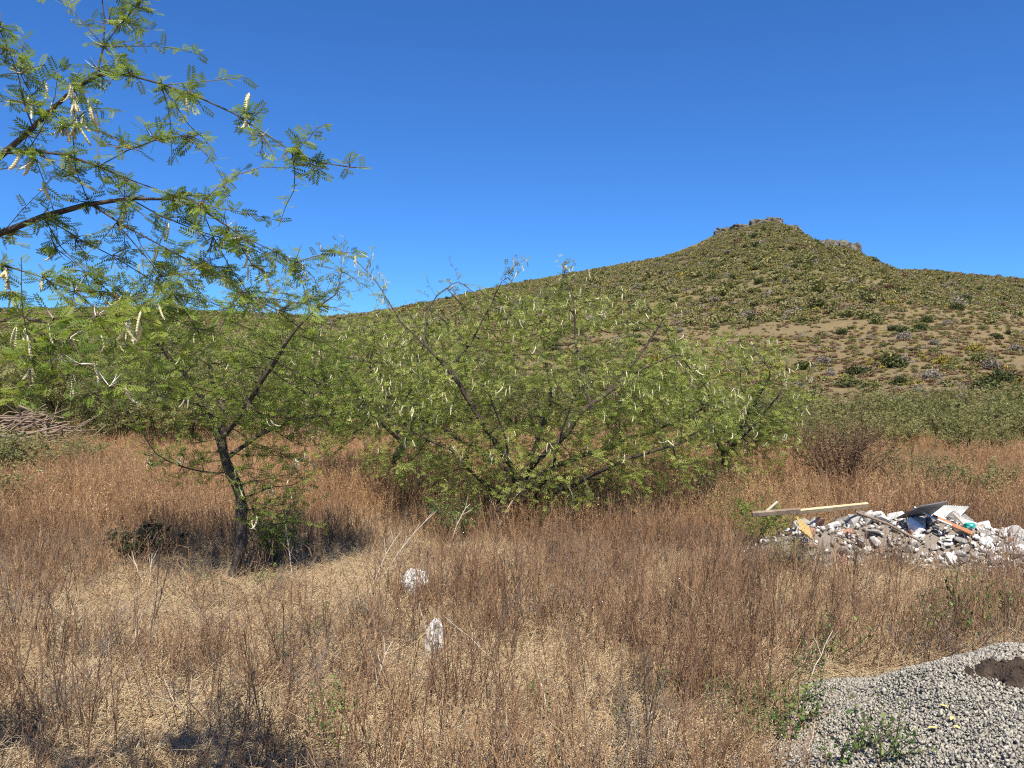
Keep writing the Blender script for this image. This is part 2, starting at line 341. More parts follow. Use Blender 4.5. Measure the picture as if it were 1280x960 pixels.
class Skel:
    def __init__(s, rg): s.p = []; s.par = []; s.rg = rg
    def limb(s, pts, attach=None, step=.12, jit=.012):
        pts = [np.asarray(q, float) for q in pts]
        if s.p:
            A = np.array(s.p); prev = int(np.argmin(((A - pts[0]) ** 2).sum(1))) if attach is None else attach
        else:
            s.p.append(pts[0]); s.par.append(-1); prev = 0
        pts = [np.array(s.p[prev])] + pts[1:] if s.p else pts
        for a, b in zip(pts[:-1], pts[1:]):
            n = max(1, int(np.linalg.norm(b - a) / step))
            for k in range(1, n + 1):
                q = a + (b - a) * k / n + s.rg.normal(0, jit, 3)
                s.p.append(q); s.par.append(prev); prev = len(s.p) - 1
        return prev
    def colonize(s, att, step=.13, kill=.2, infl=1.2, iters=90, up=.05, wig=.25):
        p = [np.array(q) for q in s.p]; att = np.array(att)
        A = np.array(p); D = np.linalg.norm(att[:, None] - A[None], axis=2); near = D.argmin(1); nd = D.min(1)
        alive = np.ones(len(att), bool)
        for it in range(iters):
            sel = np.nonzero(alive & (nd < infl))[0]
            if len(sel) == 0: break
            acc = {}
            for a_ in sel: acc.setdefault(int(near[a_]), []).append(a_)
            new = []
            for n_, al in acc.items():
                v = unit(att[al] - p[n_]).mean(0) + s.rg.normal(0, wig, 3) * .5 + np.array([0, 0, up])
                q = p[n_] + unit(v) * step
                new.append(q); s.par.append(n_)
            b0 = len(p); p.extend(new); Q = np.array(new)
            d = np.linalg.norm(att[:, None] - Q[None], axis=2); j = d.argmin(1); dm = d.min(1)
            u = dm < nd; near[u] = b0 + j[u]; nd[u] = dm[u]; alive &= nd > kill
        s.p = p
    def finish(s, base_r, tip=.003, power=.5):
        P_ = np.array(s.p); par = np.array(s.par); n = len(P_)
        cnt = np.zeros(n); kids = [[] for _ in range(n)]
        for i in range(n):
            if par[i] >= 0: kids[par[i]].append(i)
        for i in range(n - 1, -1, -1):
            cnt[i] += 1
            if par[i] >= 0: cnt[par[i]] += cnt[i]
        r = np.maximum(tip, base_r * (cnt / cnt[0]) ** power)
        chains = []
        st = [(0, None)]
        while st:
            i, pa = st.pop(); ch = [] if pa is None else [pa]
            while True:
                ch.append(i)
                if not kids[i]: break
                ks = sorted(kids[i], key=lambda k: -cnt[k])
                for k in ks[1:]: st.append((k, i))
                i = ks[0]
            if len(ch) > 1: chains.append(ch)
        s.P, s.r, s.cnt, s.kids, s.chains = P_, r, cnt, kids, chains
        d = np.zeros((n, 3)); m = par >= 0; d[m] = P_[m] - P_[par[m]]; s.d = unit(d)
        return s
    def wood(s, mb):
        for ch in s.chains:
            pts = s.P[ch].copy(); r = s.r[ch].copy()
            if len(ch) > 2 : r[0] = min(r[0], r[1] * 1.15)
            if len(pts) > 3:
                q = pts.copy(); q[1:-1] = (pts[:-2] + 2 * pts[1:-1] + pts[2:]) / 4; pts = q
            sd = 9 if r[0] > .04 else (6 if r[0] > .012 else 4)
            if sd == 9: r = r * (1 + .12 * np.sin(np.arange(len(r)) * 2.1))
            tubes(mb, pts[None], r[None], sd)

def pod_mesh(name, seed=0, length=.105, bend=.35):
    rg = np.random.default_rng(seed); nb = 9; v = []; n = nb * 3 + 1; sd = 6
    for i in range(n):
        t = i / (n - 1); a = bend * 2.4 * (t - .1); c = np.array([math.sin(a * t) * length * .55, 0, -t * length * math.cos(a * t * .6)])
        env = min(1, 7 * t + .25, 6 * (1 - t) + .12) * 1.12; b = .58 + .42 * abs(math.sin(t * nb * math.pi))
        for k in range(sd):
            an = 2 * math.pi * k / sd
            v.append(c + np.array([math.cos(an) * 0.0098 * env * b, math.sin(an) * .0058 * env * b, 0]))
    idx = np.arange(n * sd).reshape(n, sd)
    q = np.stack([idx[:-1], np.roll(idx[:-1], -1, 1), np.roll(idx[1:], -1, 1), idx[1:]], -1).reshape(-1, 4)
    mb = MB().add(v, q); mb.add(np.array(v[-sd:]), np.arange(sd)[None]); mb.add(np.array(v[:sd]), np.arange(sd)[None, ::-1])
    tubes(mb, np.array([[(0, 0, .012), (0, 0, .004), (0, 0, -.004)]]), np.full((1, 3), .0016), 4)
    return mb.mesh(name, M['pod'], smooth=True)
PODS = [pod_mesh('pod_%d' % i, i, .10 + .012 * i, b) for i, b in enumerate((.08, .2, .4, .65))]
def thorn_mesh():
    mb = MB()
    for s in (-1, 1):
        tubes(mb, np.array([[(0, 0, 0), (s * .016, 0, .026), (s * .030, .004, .058)]]), np.array([[.0020, .0013, .0003]]), 5)
    return mb.mesh('thorn_pair', M['thorn'], smooth=True)
THORN = thorn_mesh()
def hang(parent, pts, n_name, meshes, rg, smin, smax, tilt=.35):
    for i, q in enumerate(pts):
        link(n_name, meshes[int(rg.integers(len(meshes)))], None, parent, tuple(q), (rg.normal(0, tilt), rg.normal(0, tilt), rg.uniform(0, 6.28)), rg.uniform(smin, smax))

LEAF_NEAR = leaf_template(6, .046, .021, .0062)
LEAF_MID = leaf_template(3, .055, .036, .014)
LEAF_FAR = leaf_template(2, .085, .085, .036)

def acacia(name, sk, base_r, label, group, tpl, lsize, shoot_n, shoot_len, leaves, leafmat, thin=14, pods=0, podscale=(1.0, 1.35), rg=rng, origin=(0, 0, 0), cat='tree', podtop=0.0):
    """tree from a skeleton: Empty at the base > trunk, crown, pods"""
    sk.finish(base_r); O = np.array(origin, float)
    sk.P = sk.P - O
    root = empty(name, tuple(O)); tag(root, label, cat, group)
    mb = MB(); sk.wood(mb); link('trunk', mb.mesh('trunk', M['bark'], smooth=True), None, root)
    th = np.nonzero((sk.cnt <= thin) | (sk.r < .0125))[0]
    if len(th) == 0: return root, None
    b = np.repeat(th, shoot_n); N = len(b)
    dirs = sk.d[b] * .7 + rg.normal(0, .75, (N, 3)) * np.array([1, 1, .6]) + np.array([0, 0, .18])
    pts = shoots(sk.P[b], dirs, rg.uniform(.45, 1.2, N) * shoot_len, 5, .3, .05, rg)
    tm = MB(); tubes(tm, pts, np.linspace(.0032, .0012, 5)[None] * (1 if lsize < 1.5 else 1.8), 3, rg.random(N))
    tw = link('twigs', tm.mesh('twigs', M['twig']), None, root)
    cm = MB(); leafy(cm, pts, leaves, tpl, lsize, rg.normal(.5, .2, N), rg)
    link('crown', cm.mesh('crown', leafmat), None, root)
    if pods:
        e_ = np.linalg.norm((pts[:, 3] - pts[:, 3].mean(0)) / pts[:, 3].std(0), axis=1); c = np.nonzero((pts[:, 3, 2] > np.quantile(pts[:, 3, 2], podtop)) & (e_ > np.quantile(e_, .55)))[0]
        ch = rg.choice(c, max(1, pods // 2)); ch = np.repeat(ch, 2); 
        hang(root, pts[ch, rg.integers(1, 5, len(ch))] + rg.normal(0, .02, (len(ch), 3)), 'pod', PODS, rg, *podscale)
        if pods >= 300:
            pm = MB(); v5 = np.array([(r_ * math.cos(a_), r_ * .6 * math.sin(a_), z_) for z_, r_ in ((0, .002), (-.02, .0085), (-.05, .009), (-.08, .0075), (-.105, .001)) for a_ in (0, 1.57, 3.14, 4.71)]); f5 = np.array([(i * 4 + j, i * 4 + (j + 1) % 4, i * 4 + 4 + (j + 1) % 4, i * 4 + 4 + j) for i in range(4) for j in range(4)])
            k_ = rg.choice(c, 420); pos = pts[k_, 3]; place(pm, v5, f5, pos, np.array([1, 0, 0]) + rg.normal(0, .9, (420, 3)) * (1, 1, .2), np.array([0, 0, 1]) + rg.normal(0, .22, (420, 3)), rg.uniform(.9, 1.4, 420), .5)
            tag(link('pods', pm.mesh('pods', M['pod'], smooth=True), None, root), kind='stuff')
    return root, pts

def ell(rg, n, c, r, zmin=-9, shell=.35):
    """points in an ellipsoid, denser to the outside"""
    d = unit(rg.normal(0, 1, (n * 2, 3))); q = np.asarray(c) + d * np.asarray(r) * (shell + (1 - shell) * rg.random((n * 2, 1)) ** .6)
    return q[q[:, 2] > zmin][:n]

# ---- the thorny tree beside the viewpoint, its trunk just outside the frame
rgN = np.random.default_rng(21)
sk = Skel(rgN)
sk.limb([(-3.15, 2.75, -.05), (-3.1, 2.8, .7), (-3.0, 2.85, 1.4), (-2.92, 2.9, 2.0)])
sk.limb([(-2.92, 2.9, 2.0), (-2.6, 2.95, 2.65), P(-60, 250, 3.0), P(0, 195, 3.0), P(60, 140, 3.0), P(98, 108, 2.98), P(128, 86, 2.95)])
nodeA = len(sk.p) - 1
sk.limb([sk.p[nodeA], P(160, 92, 2.93), P(200, 100, 2.9), P(250, 118, 2.86), P(300, 142, 2.8), P(330, 168, 2.78), P(365, 192, 2.76), P(400, 209, 2.74), P(438, 206, 2.7)], nodeA)
sk.limb([sk.p[nodeA], P(125, 58, 2.97), P(132, 20, 3.0), P(127, -25, 3.03), P(130, -90, 3.1)], nodeA)
sk.limb([P(128, 40, 2.98), P(150, 28, 2.93), P(168, 12, 2.9), P(180, -8, 2.9)])
sk.limb([(-2.92, 2.9, 2.0), (-2.5, 3.05, 2.5), P(-60, 320, 3.1), P(0, 288, 3.15), P(60, 270, 3.15), P(110, 256, 3.12), P(160, 243, 3.1), P(215, 243, 3.05), P(255, 262, 3.0), P(283, 284, 2.98), P(296, 305, 2.97), P(318, 330, 2.95)])
sk.limb([P(283, 284, 2.98), P(310, 295, 2.9), P(340, 308, 2.86), P(368, 322, 2.84)])
sk.limb([P(95, 262, 3.12), P(97, 220, 3.05), P(97, 160, 3.0), P(100, 118, 2.98)])
sk.limb([P(0, 195, 3.0), P(40, 184, 2.9), P(90, 192, 2.85), P(130, 206, 2.8), P(165, 226, 2.78), P(215, 250, 2.76), P(250, 262, 2.75)])
sk.limb([P(130, 206, 2.8), P(165, 185, 2.76), P(200, 176, 2.74), P(230, 172, 2.72)])
sk.limb([P(60, 140, 3.0), P(45, 190, 2.9), P(35, 130, 2.85), P(25, 95, 2.82), P(8, 60, 2.8), P(0, 40, 2.8)])
sk.limb([P(105, 257, 3.12), P(150, 280, 3.1), P(200, 305, 3.05), P(250, 335, 3.0), P(300, 362, 2.97), P(345, 385, 2.95)])
sk.limb([P(30, 280, 3.15), P(70, 310, 3.1), P(110, 340, 3.05), P(150, 372, 3.02), P(180, 398, 3.0)])
sk.limb([P(160, 243, 3.1), P(200, 276, 3.2), P(255, 290, 3.2), P(300, 300, 3.2), P(330, 318, 3.2)])
sk.limb([P(-40, 310, 3.1), P(0, 330, 3.0), P(50, 345, 2.95), P(90, 365, 2.9), P(130, 392, 2.9)])
sk.limb([(-2.92, 2.9, 2.0), (-2.45, 2.75, 2.4), P(-30, 405, 2.7), P(20, 392, 2.68), P(70, 396, 2.66), P(120, 398, 2.64), P(165, 402, 2.62)])
sk.limb([P(20, 392, 2.68), P(32, 420, 2.6), P(35, 450, 2.56), P(33, 490, 2.55)])
sk.limb([P(50, 396, 2.66), P(80, 425, 2.55), P(110, 455, 2.45), P(135, 478, 2.4)])
sk.limb([P(150, 280, 3.1), P(190, 330, 3.1), P(215, 370, 3.1), P(240, 410, 3.1)])
sk.limb([P(60, 270, 3.15), P(95, 300, 3.25), P(140, 318, 3.3), P(190, 350, 3.3), P(225, 385, 3.3)])
sk.limb([P(0, 330, 3.0), P(20, 360, 2.9), P(28, 400, 2.85), P(25, 440, 2.8)])
sk.limb([P(70, 396, 2.66), P(60, 430, 2.6), P(72, 470, 2.58)])
sk.limb([P(255, 262, 3.0), P(262, 300, 3.05), P(275, 340, 3.1), P(310, 375, 3.12)])
sk.limb([(-2.92, 2.9, 2.0), (-3.1, 2.8, 2.9), (-3.0, 2.7, 3.7), (-2.8, 2.75, 4.3)])
sk.limb([(-2.95, 2.85, 1.8), (-3.4, 2.5, 2.5), (-3.8, 2.2, 3.2)])
inframe = len(sk.p)
sk.colonize(ell(rgN, 90, (-3.3, 2.4, 3.4), (.9, 1.0, 1.0)), .12, .22, .9, 40)
sk.finish(.056, .0021, .72)
near = empty('thorn_tree', (-3.15, 2.75, 0)); tag(near, 'thorny acacia whose arching branches cross the open sky, with long white spines', 'tree', 'acacias of the field')
O = np.array([-3.15, 2.75, 0]); sk.P = sk.P - O
mb = MB(); sk.wood(mb); link('trunk', mb.mesh('trunk', M['bark'], smooth=True), None, near)
th = np.nonzero((sk.r < .022) & (sk.P[:, 2] > 1.9))[0]
b = np.repeat(th, 11); b = b[rgN.random(len(b)) < .72]; N = len(b)
dirs = sk.d[b] * .55 + rgN.normal(0, .8, (N, 3)) * np.array([1, 1, .8]) + np.array([0, 0, -.05])
ln = rgN.uniform(.02, .10, N); lg = rgN.random(N) < .085; ln[lg] = rgN.uniform(.16, .46, lg.sum()); low_ = (sk.P[b][:, 2] < 3.15) & (rgN.random(N) < .09); lg |= low_; ln[low_] = rgN.uniform(.2, .55, low_.sum())
npts = shoots(sk.P[b], dirs, ln, 5, .25, .05, rgN); ok_ = npts[:, -1, 2] > 2.33; npts = npts[ok_]; lg = lg[ok_]; N = len(npts)
tm = MB(); tubes(tm, npts, np.linspace(.0022, .0009, 5)[None], 4, rgN.random(N)); link('twigs', tm.mesh('twigs', M['twig']), None, near)
cm = MB(); tn = rgN.normal(.42, .22, N)
leafy(cm, npts[~lg], 3, LEAF_NEAR, .95, tn[~lg], rgN, .8); leafy(cm, npts[lg], 18, LEAF_NEAR, .9, tn[lg], rgN, .8)
link('crown', cm.mesh('crown', M['leaf']), None, near)
# pods: the bunches seen in the photograph, then scattered singles
pp = []
for (X_, Y_, d_, n_, sx, sy) in ((85, 120, 2.92, 10, 10, 8), (105, 140, 2.93, 14, 12, 12), (70, 152, 2.95, 3, 12, 8), (5, 235, 2.95, 4, 6, 10), (25, 325, 2.95, 5, 8, 10), (10, 350, 2.9, 4, 10, 12), (150, 270, 3.0, 3, 5, 8),
                                  (175, 400, 2.62, 4, 8, 8), (150, 410, 2.62, 3, 6, 6), (290, 160, 2.8, 1, 1, 1), (245, 122, 2.85, 1, 1, 1), (30, 405, 2.6, 5, 14, 16), (15, 420, 2.6, 3, 8, 14), (40, 440, 2.56, 3, 6, 12), (330, 370, 2.95, 2, 5, 5), (200, 290, 3.0, 2, 8, 6)):
    for _ in range(n_): pp.append(P(X_ + rgN.normal(0, sx), Y_ + rgN.normal(0, sy), d_ + rgN.normal(0, .04)) - O)
allp = npts[:, 1:4].reshape(-1, 3); pp = [allp[np.argmin(((allp - q_) ** 2).sum(1))] for q_ in pp]
pp += [allp[k_] for k_ in rgN.integers(0, len(allp), 70)]
hang(near, pp, 'pod', PODS, rgN, .5, .82, .22)
k = rgN.choice(np.nonzero((sk.r < .012) & (sk.P[:, 2] > 2.2))[0], 70)
for i in k:
    t_ = Vector(sk.d[i]); n_ = Vector(rgN.normal(0, 1, 3)) + Vector((0, 0, .6)); q = (n_ - t_ * n_.dot(t_)).to_track_quat('Z', 'Y').to_euler()
    link('thorn', THORN, None, near, tuple(sk.P[i]), q, rgN.uniform(.5, 1.0))
for (X_, Y_, d_) in ((112, 468, 2.42), (118, 462, 2.42), (128, 474, 2.4), (165, 482, 2.4), (88, 425, 2.5), (60, 415, 2.6)):
    link('thorn', THORN, None, near, tuple(sk.P[np.argmin(((sk.P - (P(X_, Y_, d_) - O)) ** 2).sum(1))]), tuple(rgN.uniform(-1.5, 1.5, 3)), .85)
one = link('pod', PODS[0], None, near, tuple(sk.P[np.argmin(((sk.P - (P(313, 150, 2.79) - O)) ** 2).sum(1))]), (R(170), .1, .4), .9)

# ---- the acacia with a single dark trunk
rg1 = np.random.default_rng(5); d1 = 9.67
sk = Skel(rg1); q = lambda X_, Y_, dd=0: P(X_, Y_, d1 + dd)
sk.limb([q(288, 738), q(296, 705), q(304, 665), q(305, 635, .05), q(296, 605, .05), q(283, 575), q(279, 548)], jit=.02)
f1 = len(sk.p) - 1
sk.limb([sk.p[f1], q(262, 508, -.1), q(238, 478, -.2), q(212, 448, -.3), q(190, 420, -.4), q(160, 385, -.5)], f1)
sk.limb([sk.p[f1], q(284, 515, .3), q(268, 490, .5), q(258, 440, .7), q(280, 400, .8), q(300, 360, .8)], f1)
sk.limb([sk.p[f1], q(300, 520, -.3), q(325, 480, -.6), q(352, 440, -.8), q(380, 400, -.9), q(420, 370, -.9)], f1)
sk.limb([q(283, 572), q(320, 545, .4), q(370, 525, .8), q(430, 515, 1.0), q(470, 500, 1.0)])
sk.limb([q(290, 592), q(255, 590, -.3), q(215, 580, -.5), q(190, 570, -.6)])
sk.limb([q(262, 508, -.1), q(225, 500, .6), q(180, 490, 1.0), q(140, 470, 1.1)])
at = np.concatenate([ell(rg1, 480, q(300, 455), (1.6, 1.6, .95)), ell(rg1, 140, q(200, 400, -.2), (.9, 1, .55)), ell(rg1, 200, q(385, 500, .2), (.95, 1.1, .6)), ell(rg1, 130, q(345, 600, .1), (.55, .6, .7)), ell(rg1, 40, q(225, 575, -.3), (.6, .5, .3)), ell(rg1, 26, q(250, 360, 0), (2.0, 1.2, .4), shell=.5), ell(rg1, 16, q(400, 360, -.4), (.7, .7, .4), shell=.4)])
sk.colonize(at, .12, .2, 1.1, 70)
acacia('acacia_tree', sk, .066, 'small acacia with one dark slender trunk leaning up from the straw covered clearing', 'acacias of the field', LEAF_MID, .95, 2, .34, 8, M['leaf'], 9, 120, (.8, 1.15), rg=rg1, origin=tuple(q(288, 738)))
# ---- the broad acacia hung with pods
rg2 = np.random.default_rng(9); d2 = 13.8
sk = Skel(rg2); q = lambda X_, Y_, dd=0: P(X_, Y_, d2 + dd)
sk.limb([q(652, 656), q(650, 630), q(652, 605)], jit=.02); f2 = len(sk.p) - 1
sk.limb([sk.p[f2], q(630, 570, -.2), q(603, 528, -.4), q(575, 482, -.5), q(560, 460, -.5), q(530, 430, -.5), q(500, 402, -.5), q(472, 355, -.4), q(450, 330, -.4), q(428, 313, -.4), q(408, 318, -.4)], f2)
sk.limb([q(560, 462, -.5), q(588, 432, -.6), q(602, 400, -.6), q(618, 375, -.6), q(625, 350, -.6), q(645, 335, -.6)])
sk.limb([q(530, 430, -.5), q(532, 395, -.1), q(545, 370, 0), q(572, 350, .1)])
sk.limb([sk.p[f2], q(672, 575, -.4), q(706, 545, -.7), q(728, 514, -.9), q(762, 490, -.9), q(800, 462, -.9), q(850, 440, -.9)], f2)
sk.limb([q(740, 505, -.9), q(728, 470, -.8), q(718, 430, -.7), q(718, 380, -.7), q(704, 332, -.7)])
sk.limb([sk.p[f2], q(668, 560, .8), q(690, 500, 1.2), q(680, 430, 1.4), q(660, 380, 1.4)], f2)
sk.limb([sk.p[f2], q(700, 580, .5), q(770, 555, .9), q(840, 530, 1.1), q(900, 500, 1.1)], f2)
sk.limb([sk.p[f2], q(610, 570, .8), q(560, 540, 1.3), q(500, 510, 1.5), q(450, 480, 1.5)], f2)
sk.limb([q(762, 490, -.9), q(810, 430, -.6), q(835, 390, -.5)])
for a_ in ((600, 600, -.8, 560, 560, -1.3, 500, 535, -1.5), (640, 590, -1.0, 630, 540, -1.6, 610, 490, -1.9), (720, 605, -.9, 780, 575, -1.5, 850, 555, -1.6), (690, 590, -1.0, 700, 545, -1.7, 720, 490, -2.0)):
    sk.limb([q(652, 640), q(*a_[:3]), q(*a_[3:6]), q(*a_[6:])])
at = np.concatenate([ell(rg2, 620, q(680, 580), (3.0, 2.5, .8), .25), ell(rg2, 1100, q(690, 500), (3.4, 2.6, 1.5), .75), ell(rg2, 260, q(690, 400), (1.9, 1.5, .55)), ell(rg2, 260, q(820, 520), (1.6, 1.6, 1.0), .7), ell(rg2, 200, q(550, 470), (1.2, 1.5, .9), .9)])
sk.colonize(at, .15, .26, 1.4, 80)
acacia('acacia_tree', sk, .12, 'broad low spreading acacia on several stems, hung all over with pale pods', 'acacias of the field', LEAF_MID, 1.13, 2, .42, 8, M['leaf_mid'], 8, 300, (.95, 1.4), rg2, tuple(q(652, 656)), podtop=.25)
# ---- two more pod-hung acacias partly behind it
def free_tree(seed, base, H, RX, n_att, n_limb=5, low=.35):
    rg = np.random.default_rng(seed); s = Skel(rg); b = np.array(base, float)
    s.limb([b, b + (rg.normal(0, .06), rg.normal(0, .06), H * .14), b + (rg.normal(0, .1), rg.normal(0, .1), H * .24)], jit=.02); k = len(s.p) - 1
    for i in range(n_limb):
        a = i / n_limb * 6.283 + rg.uniform(-.5, .5); e = np.array([math.cos(a), math.sin(a), 0])
        s.limb([s.p[k], b + e * RX * .3 + (0, 0, H * rg.uniform(.38, .5)), b + e * RX * .62 + (0, 0, H * rg.uniform(.55, .8))], k)
    s.colonize(np.concatenate([ell(rg, n_att, b + (0, 0, H * .62), (RX, RX, H * .38), b[2] + H * low * .6, .5), b + (0, 0, H * .3) + rg.normal(0, 1, (n_att // 6, 3)) * (RX * .4, RX * .4, H * .12)]), .16, .28, 1.5, 60)
    return s, rg
s3, rg3 = free_tree(33, P(905, 618, 17.2), 3.6, 1.9, 620)
acacia('acacia_tree', s3, .09, 'rounded yellow-green acacia beyond the broad one, on the side towards the rubble', 'acacias of the field', LEAF_MID, 1.4, 2, .45, 7, M['leaf_mid'], 8, 200, (1.1, 1.5), rg3, tuple(P(905, 618, 17.2)))
s4, rg4 = free_tree(34, P(490, 612, 17.6), 4.1, 2.0, 620)
acacia('acacia_tree', s4, .09, 'feathery acacia standing in the gap between the slender tree and the broad one', 'acacias of the field', LEAF_MID, 1.4, 2, .45, 7, M['leaf_mid'], 8, 200, (1.1, 1.5), rg4, tuple(P(490, 612, 17.6)))

# ---- the thicket at the foot of the hill: three kinds of tree, copied
def copy_tree(o):
    c = o.copy(); COL.objects.link(c)
    for ch in o.children:
        k = ch.copy(); COL.objects.link(k); k.parent = c
    return c
protos = []
for i, (H, RX) in enumerate(((4.0, 2.3), (3.6, 2.0), (4.4, 2.1))):
    s, rg = free_tree(50 + i, (0, 0, 0), H, RX, 420, 5, .15)
    protos.append(acacia('thicket_tree', s, .09, 'feathery green tree in the thicket at the foot of the hill', 'trees of the thicket', LEAF_FAR, 1.25, 2, .5, 5, M['leaf_far'], 7, 0, rg=rg)[0])
sp = []
for X_, d_, s_ in [(-60, 31, 1.05), (20, 34, 1.1), (70, 30, .95), (110, 36, 1.1), (150, 29, .9), (190, 33, 1.05), (235, 28, .9), (280, 35, 1.1), (330, 30, .95), (370, 36, 1.05), (415, 28, .85), (455, 33, 1.0), (500, 37, 1.05), (545, 30, .9), (600, 35, .95), (650, 31, .85), (700, 37, .9), (760, 32, .8), (820, 36, .8), (870, 30, .66),
                   (-150, 30, 1), (-220, 35, 1.1), (-20, 40, 1.15), (60, 42, 1.15), (200, 42, 1.15), (310, 43, 1.1)]: sp.append((X_, d_, s_))
for i, (X_, d_, s_) in enumerate(sp):
    o = protos[i] if i < 3 else copy_tree(protos[i % 3])
    o['label'] = 'feathery green thicket tree standing ' + ('beyond the brush pile' if X_ < 100 else 'behind the slender dark trunked acacia' if X_ < 420 else 'behind the broad pod-hung acacia' if X_ < 800 else 'behind the yellow-green acacia')
    x = (X_ - CX) / F * d_; o.location = (x, d_, float(ground_z(x, d_)) - .03); o.rotation_euler = (0, 0, i * 2.4); o.scale = (s_, s_, s_ * (.92 + .12 * (i % 3)))
# low olive shrubs on the right of the field
def bush(name, seed, H, RX, nst, nleaf, leafm, stemm, lsize=.05, lw=.5, dense=.6, label=None, group=None, twigs=0):
    rg = np.random.default_rng(seed); root = empty(name); tag(root, label, 'shrub', group)
    a = rg.uniform(0, 6.283, nst); rad = rg.uniform(.15, 1, nst) ** .6
    end = np.stack([np.cos(a) * rad * RX, np.sin(a) * rad * RX, H * (1.02 - .45 * rad ** 2) * rg.uniform(.75, 1.05, nst)], -1)
    base = end * np.array([.08, .08, 0]); t = np.linspace(0, 1, 7)[None, :, None]
    pts = base[:, None] * (1 - t) + end[:, None] * t + np.sin(t * 3.14) * np.array([0, 0, H * .1]) + rg.normal(0, .03 * H, (nst, 7, 3)) * t
    mb = MB(); tubes(mb, pts, np.linspace(.016, .004, 7)[None] * H / 2, 4)
    k = 9; bp, bd = along(pts, k, rg, .25); bp = bp.reshape(-1, 3); bd = bd.reshape(-1, 3)
    sh = shoots(bp, bd * .6 + rg.normal(0, .7, bp.shape) + (0, 0, .25), rg.uniform(.12, .3, len(bp)) * H, 4, .3, 0, rg)
    tubes(mb, sh, np.linspace(.005, .0015, 4)[None] * H / 2, 3, rg.random(len(sh)))
    link('stems', mb.mesh('stems', stemm), None, root)
    if nleaf:
        n = max(1, nleaf // len(sh)); cm = MB(); leafy(cm, sh, n, (kite(1, lw), np.array([[0, 1, 2, 3]])), lsize, rg.normal(.5, .2, len(sh)), rg, .6, 1.3)
        link('foliage', cm.mesh('foliage', leafm), None, root)
    return root
bl = 'low olive shrub in the belt between the rubble heap and the hill'
bp_ = [bush('thicket_shrub', 70 + i, 2.0, 1.7, 34, 9000, M['leaf_far'], M['twig'], .085, .42, label=bl, group='shrubs of the olive belt') for i in range(3)]
k = 0
for row, (d_, s_) in enumerate(((24.5, .72), (28, .9), (32, 1.0), (37, 1.08), (43, 1.2))):
    for X_ in np.arange(900 + 30 * (row % 2) - (0 if row else -60), 1480, 92 - 6 * row):
        X2 = X_ + rng.normal(0, 14); dd = d_ + rng.normal(0, .8)
        if row == 0 and (rng.random() < .35): continue
        o = bp_[k] if k < 3 else copy_tree(bp_[k % 3]); x = (X2 - CX) / F * dd
        o['label'] = 'low olive shrub in the ' + ('front edge of the belt beyond the rubble heap' if row == 0 else 'middle of the belt beyond the rubble heap' if row < 3 else 'back of the belt where the hill begins')
        o.location = (x, dd, float(ground_z(x, dd)) - .03); o.rotation_euler = (0, 0, rng.uniform(0, 6.28)); s = s_ * rng.uniform(.85, 1.12); o.scale = (s * 1.1, s * 1.1, s); k += 1
# pale green leafy bushes at the far left of the field, and single bushes
gl = [bush('leafy_bush', 90 + i, 1.1, 1.0, 26, 3000, M['leaf_far'], M['twig'], .055, .5, label='pale green leafy bush spilling over the field edge below the brush pile', group='leafy bushes by the brush pile') for i in range(2)]
for i, (X_, Y_, s_) in enumerate(((10, 606, 1.1), (55, 598, 1.0), (-40, 615, 1.1), (95, 588, .8), (25, 582, .9), (-10, 640, .8), (150, 600, .55), (75, 572, .8), (-90, 600, 1.1))):
    o = gl[i] if i < 2 else copy_tree(gl[i % 2]); d_ = CAMH * F / (Y_ - CY); x = (X_ - CX) / F * d_
    o.location = (x, d_, float(ground_z(x, d_)) - .02); o.rotation_euler = (0, 0, i * 1.9); o.scale = (s_ * 1.5, s_ * 1.5, s_ * 1.1)
def put(o, X_, Y_, s=1, rz=0):
    d_ = CAMH * F / (Y_ - CY); x = (X_ - CX) / F * d_; o.location = (x, d_, float(ground_z(x, d_)) - .02); o.rotation_euler = (0, 0, rz); o.scale = (s,) * 3; return o
put(bush('twiggy_bush', 101, 2.0, 1.25, 70, 4200, M['scrub_brown'], M['dark_stalk'], .05, .5, label='dark brown twiggy bush, nearly leafless, behind the rubble heap'), 1050, 626)
put(bush('grey_bush', 102, 1.35, 1.1, 34, 3600, M['leaf_far'], M['twig'], .045, .4, label='grey-green bush behind the tilted dark panel of the rubble heap'), 1140, 632)
put(bush('shaded_bush', 103, .62, .62, 30, 2600, M['shadedherb'], M['dark_stalk'], .05, .5, label='dark low bush, its leaves coloured nearly black for the shade of the slender acacia'), 172, 708)
put(bush('leafy_bush', 104, 1.0, .5, 22, 2000, M['leaf'], M['twig'], .04, .45, label='thin green undergrowth bush close against the slender dark trunk'), 345, 716)
put(bush('leafy_bush', 105, .95, .5, 18, 1400, M['herb'], M['twig'], .045, .5, label='bright green sapling bush standing before the broad acacia'), 572, 682)
put(bush('twiggy_bush', 106, 1.15, 1.7, 90, 3600, M['scrub_brown'], M['dark_stalk'], .04, .5, label='tangled brown undergrowth around the stems of the broad acacia'), 690, 655)
put(bush('leafy_bush', 107, .8, .7, 26, 1900, M['leaf'], M['twig'], .045, .5, label='grey-green bush at the timber end of the rubble heap'), 950, 690)
for i, (X_, Y_, s_) in enumerate(((1225, 640, 1.1), (1175, 628, 1.0), (870, 640, 1.0))):
    put(bush('leafy_bush', 110 + i, 1.0, .7, 22, 1700, M['leaf_far'], M['twig'], .05, .45, label=('green bush in the rust coloured weeds beyond the tin sheet', 'small green bush just beyond the teal scrap', 'small green bush under the edge of the yellow-green acacia')[i]), X_, Y_, s_)

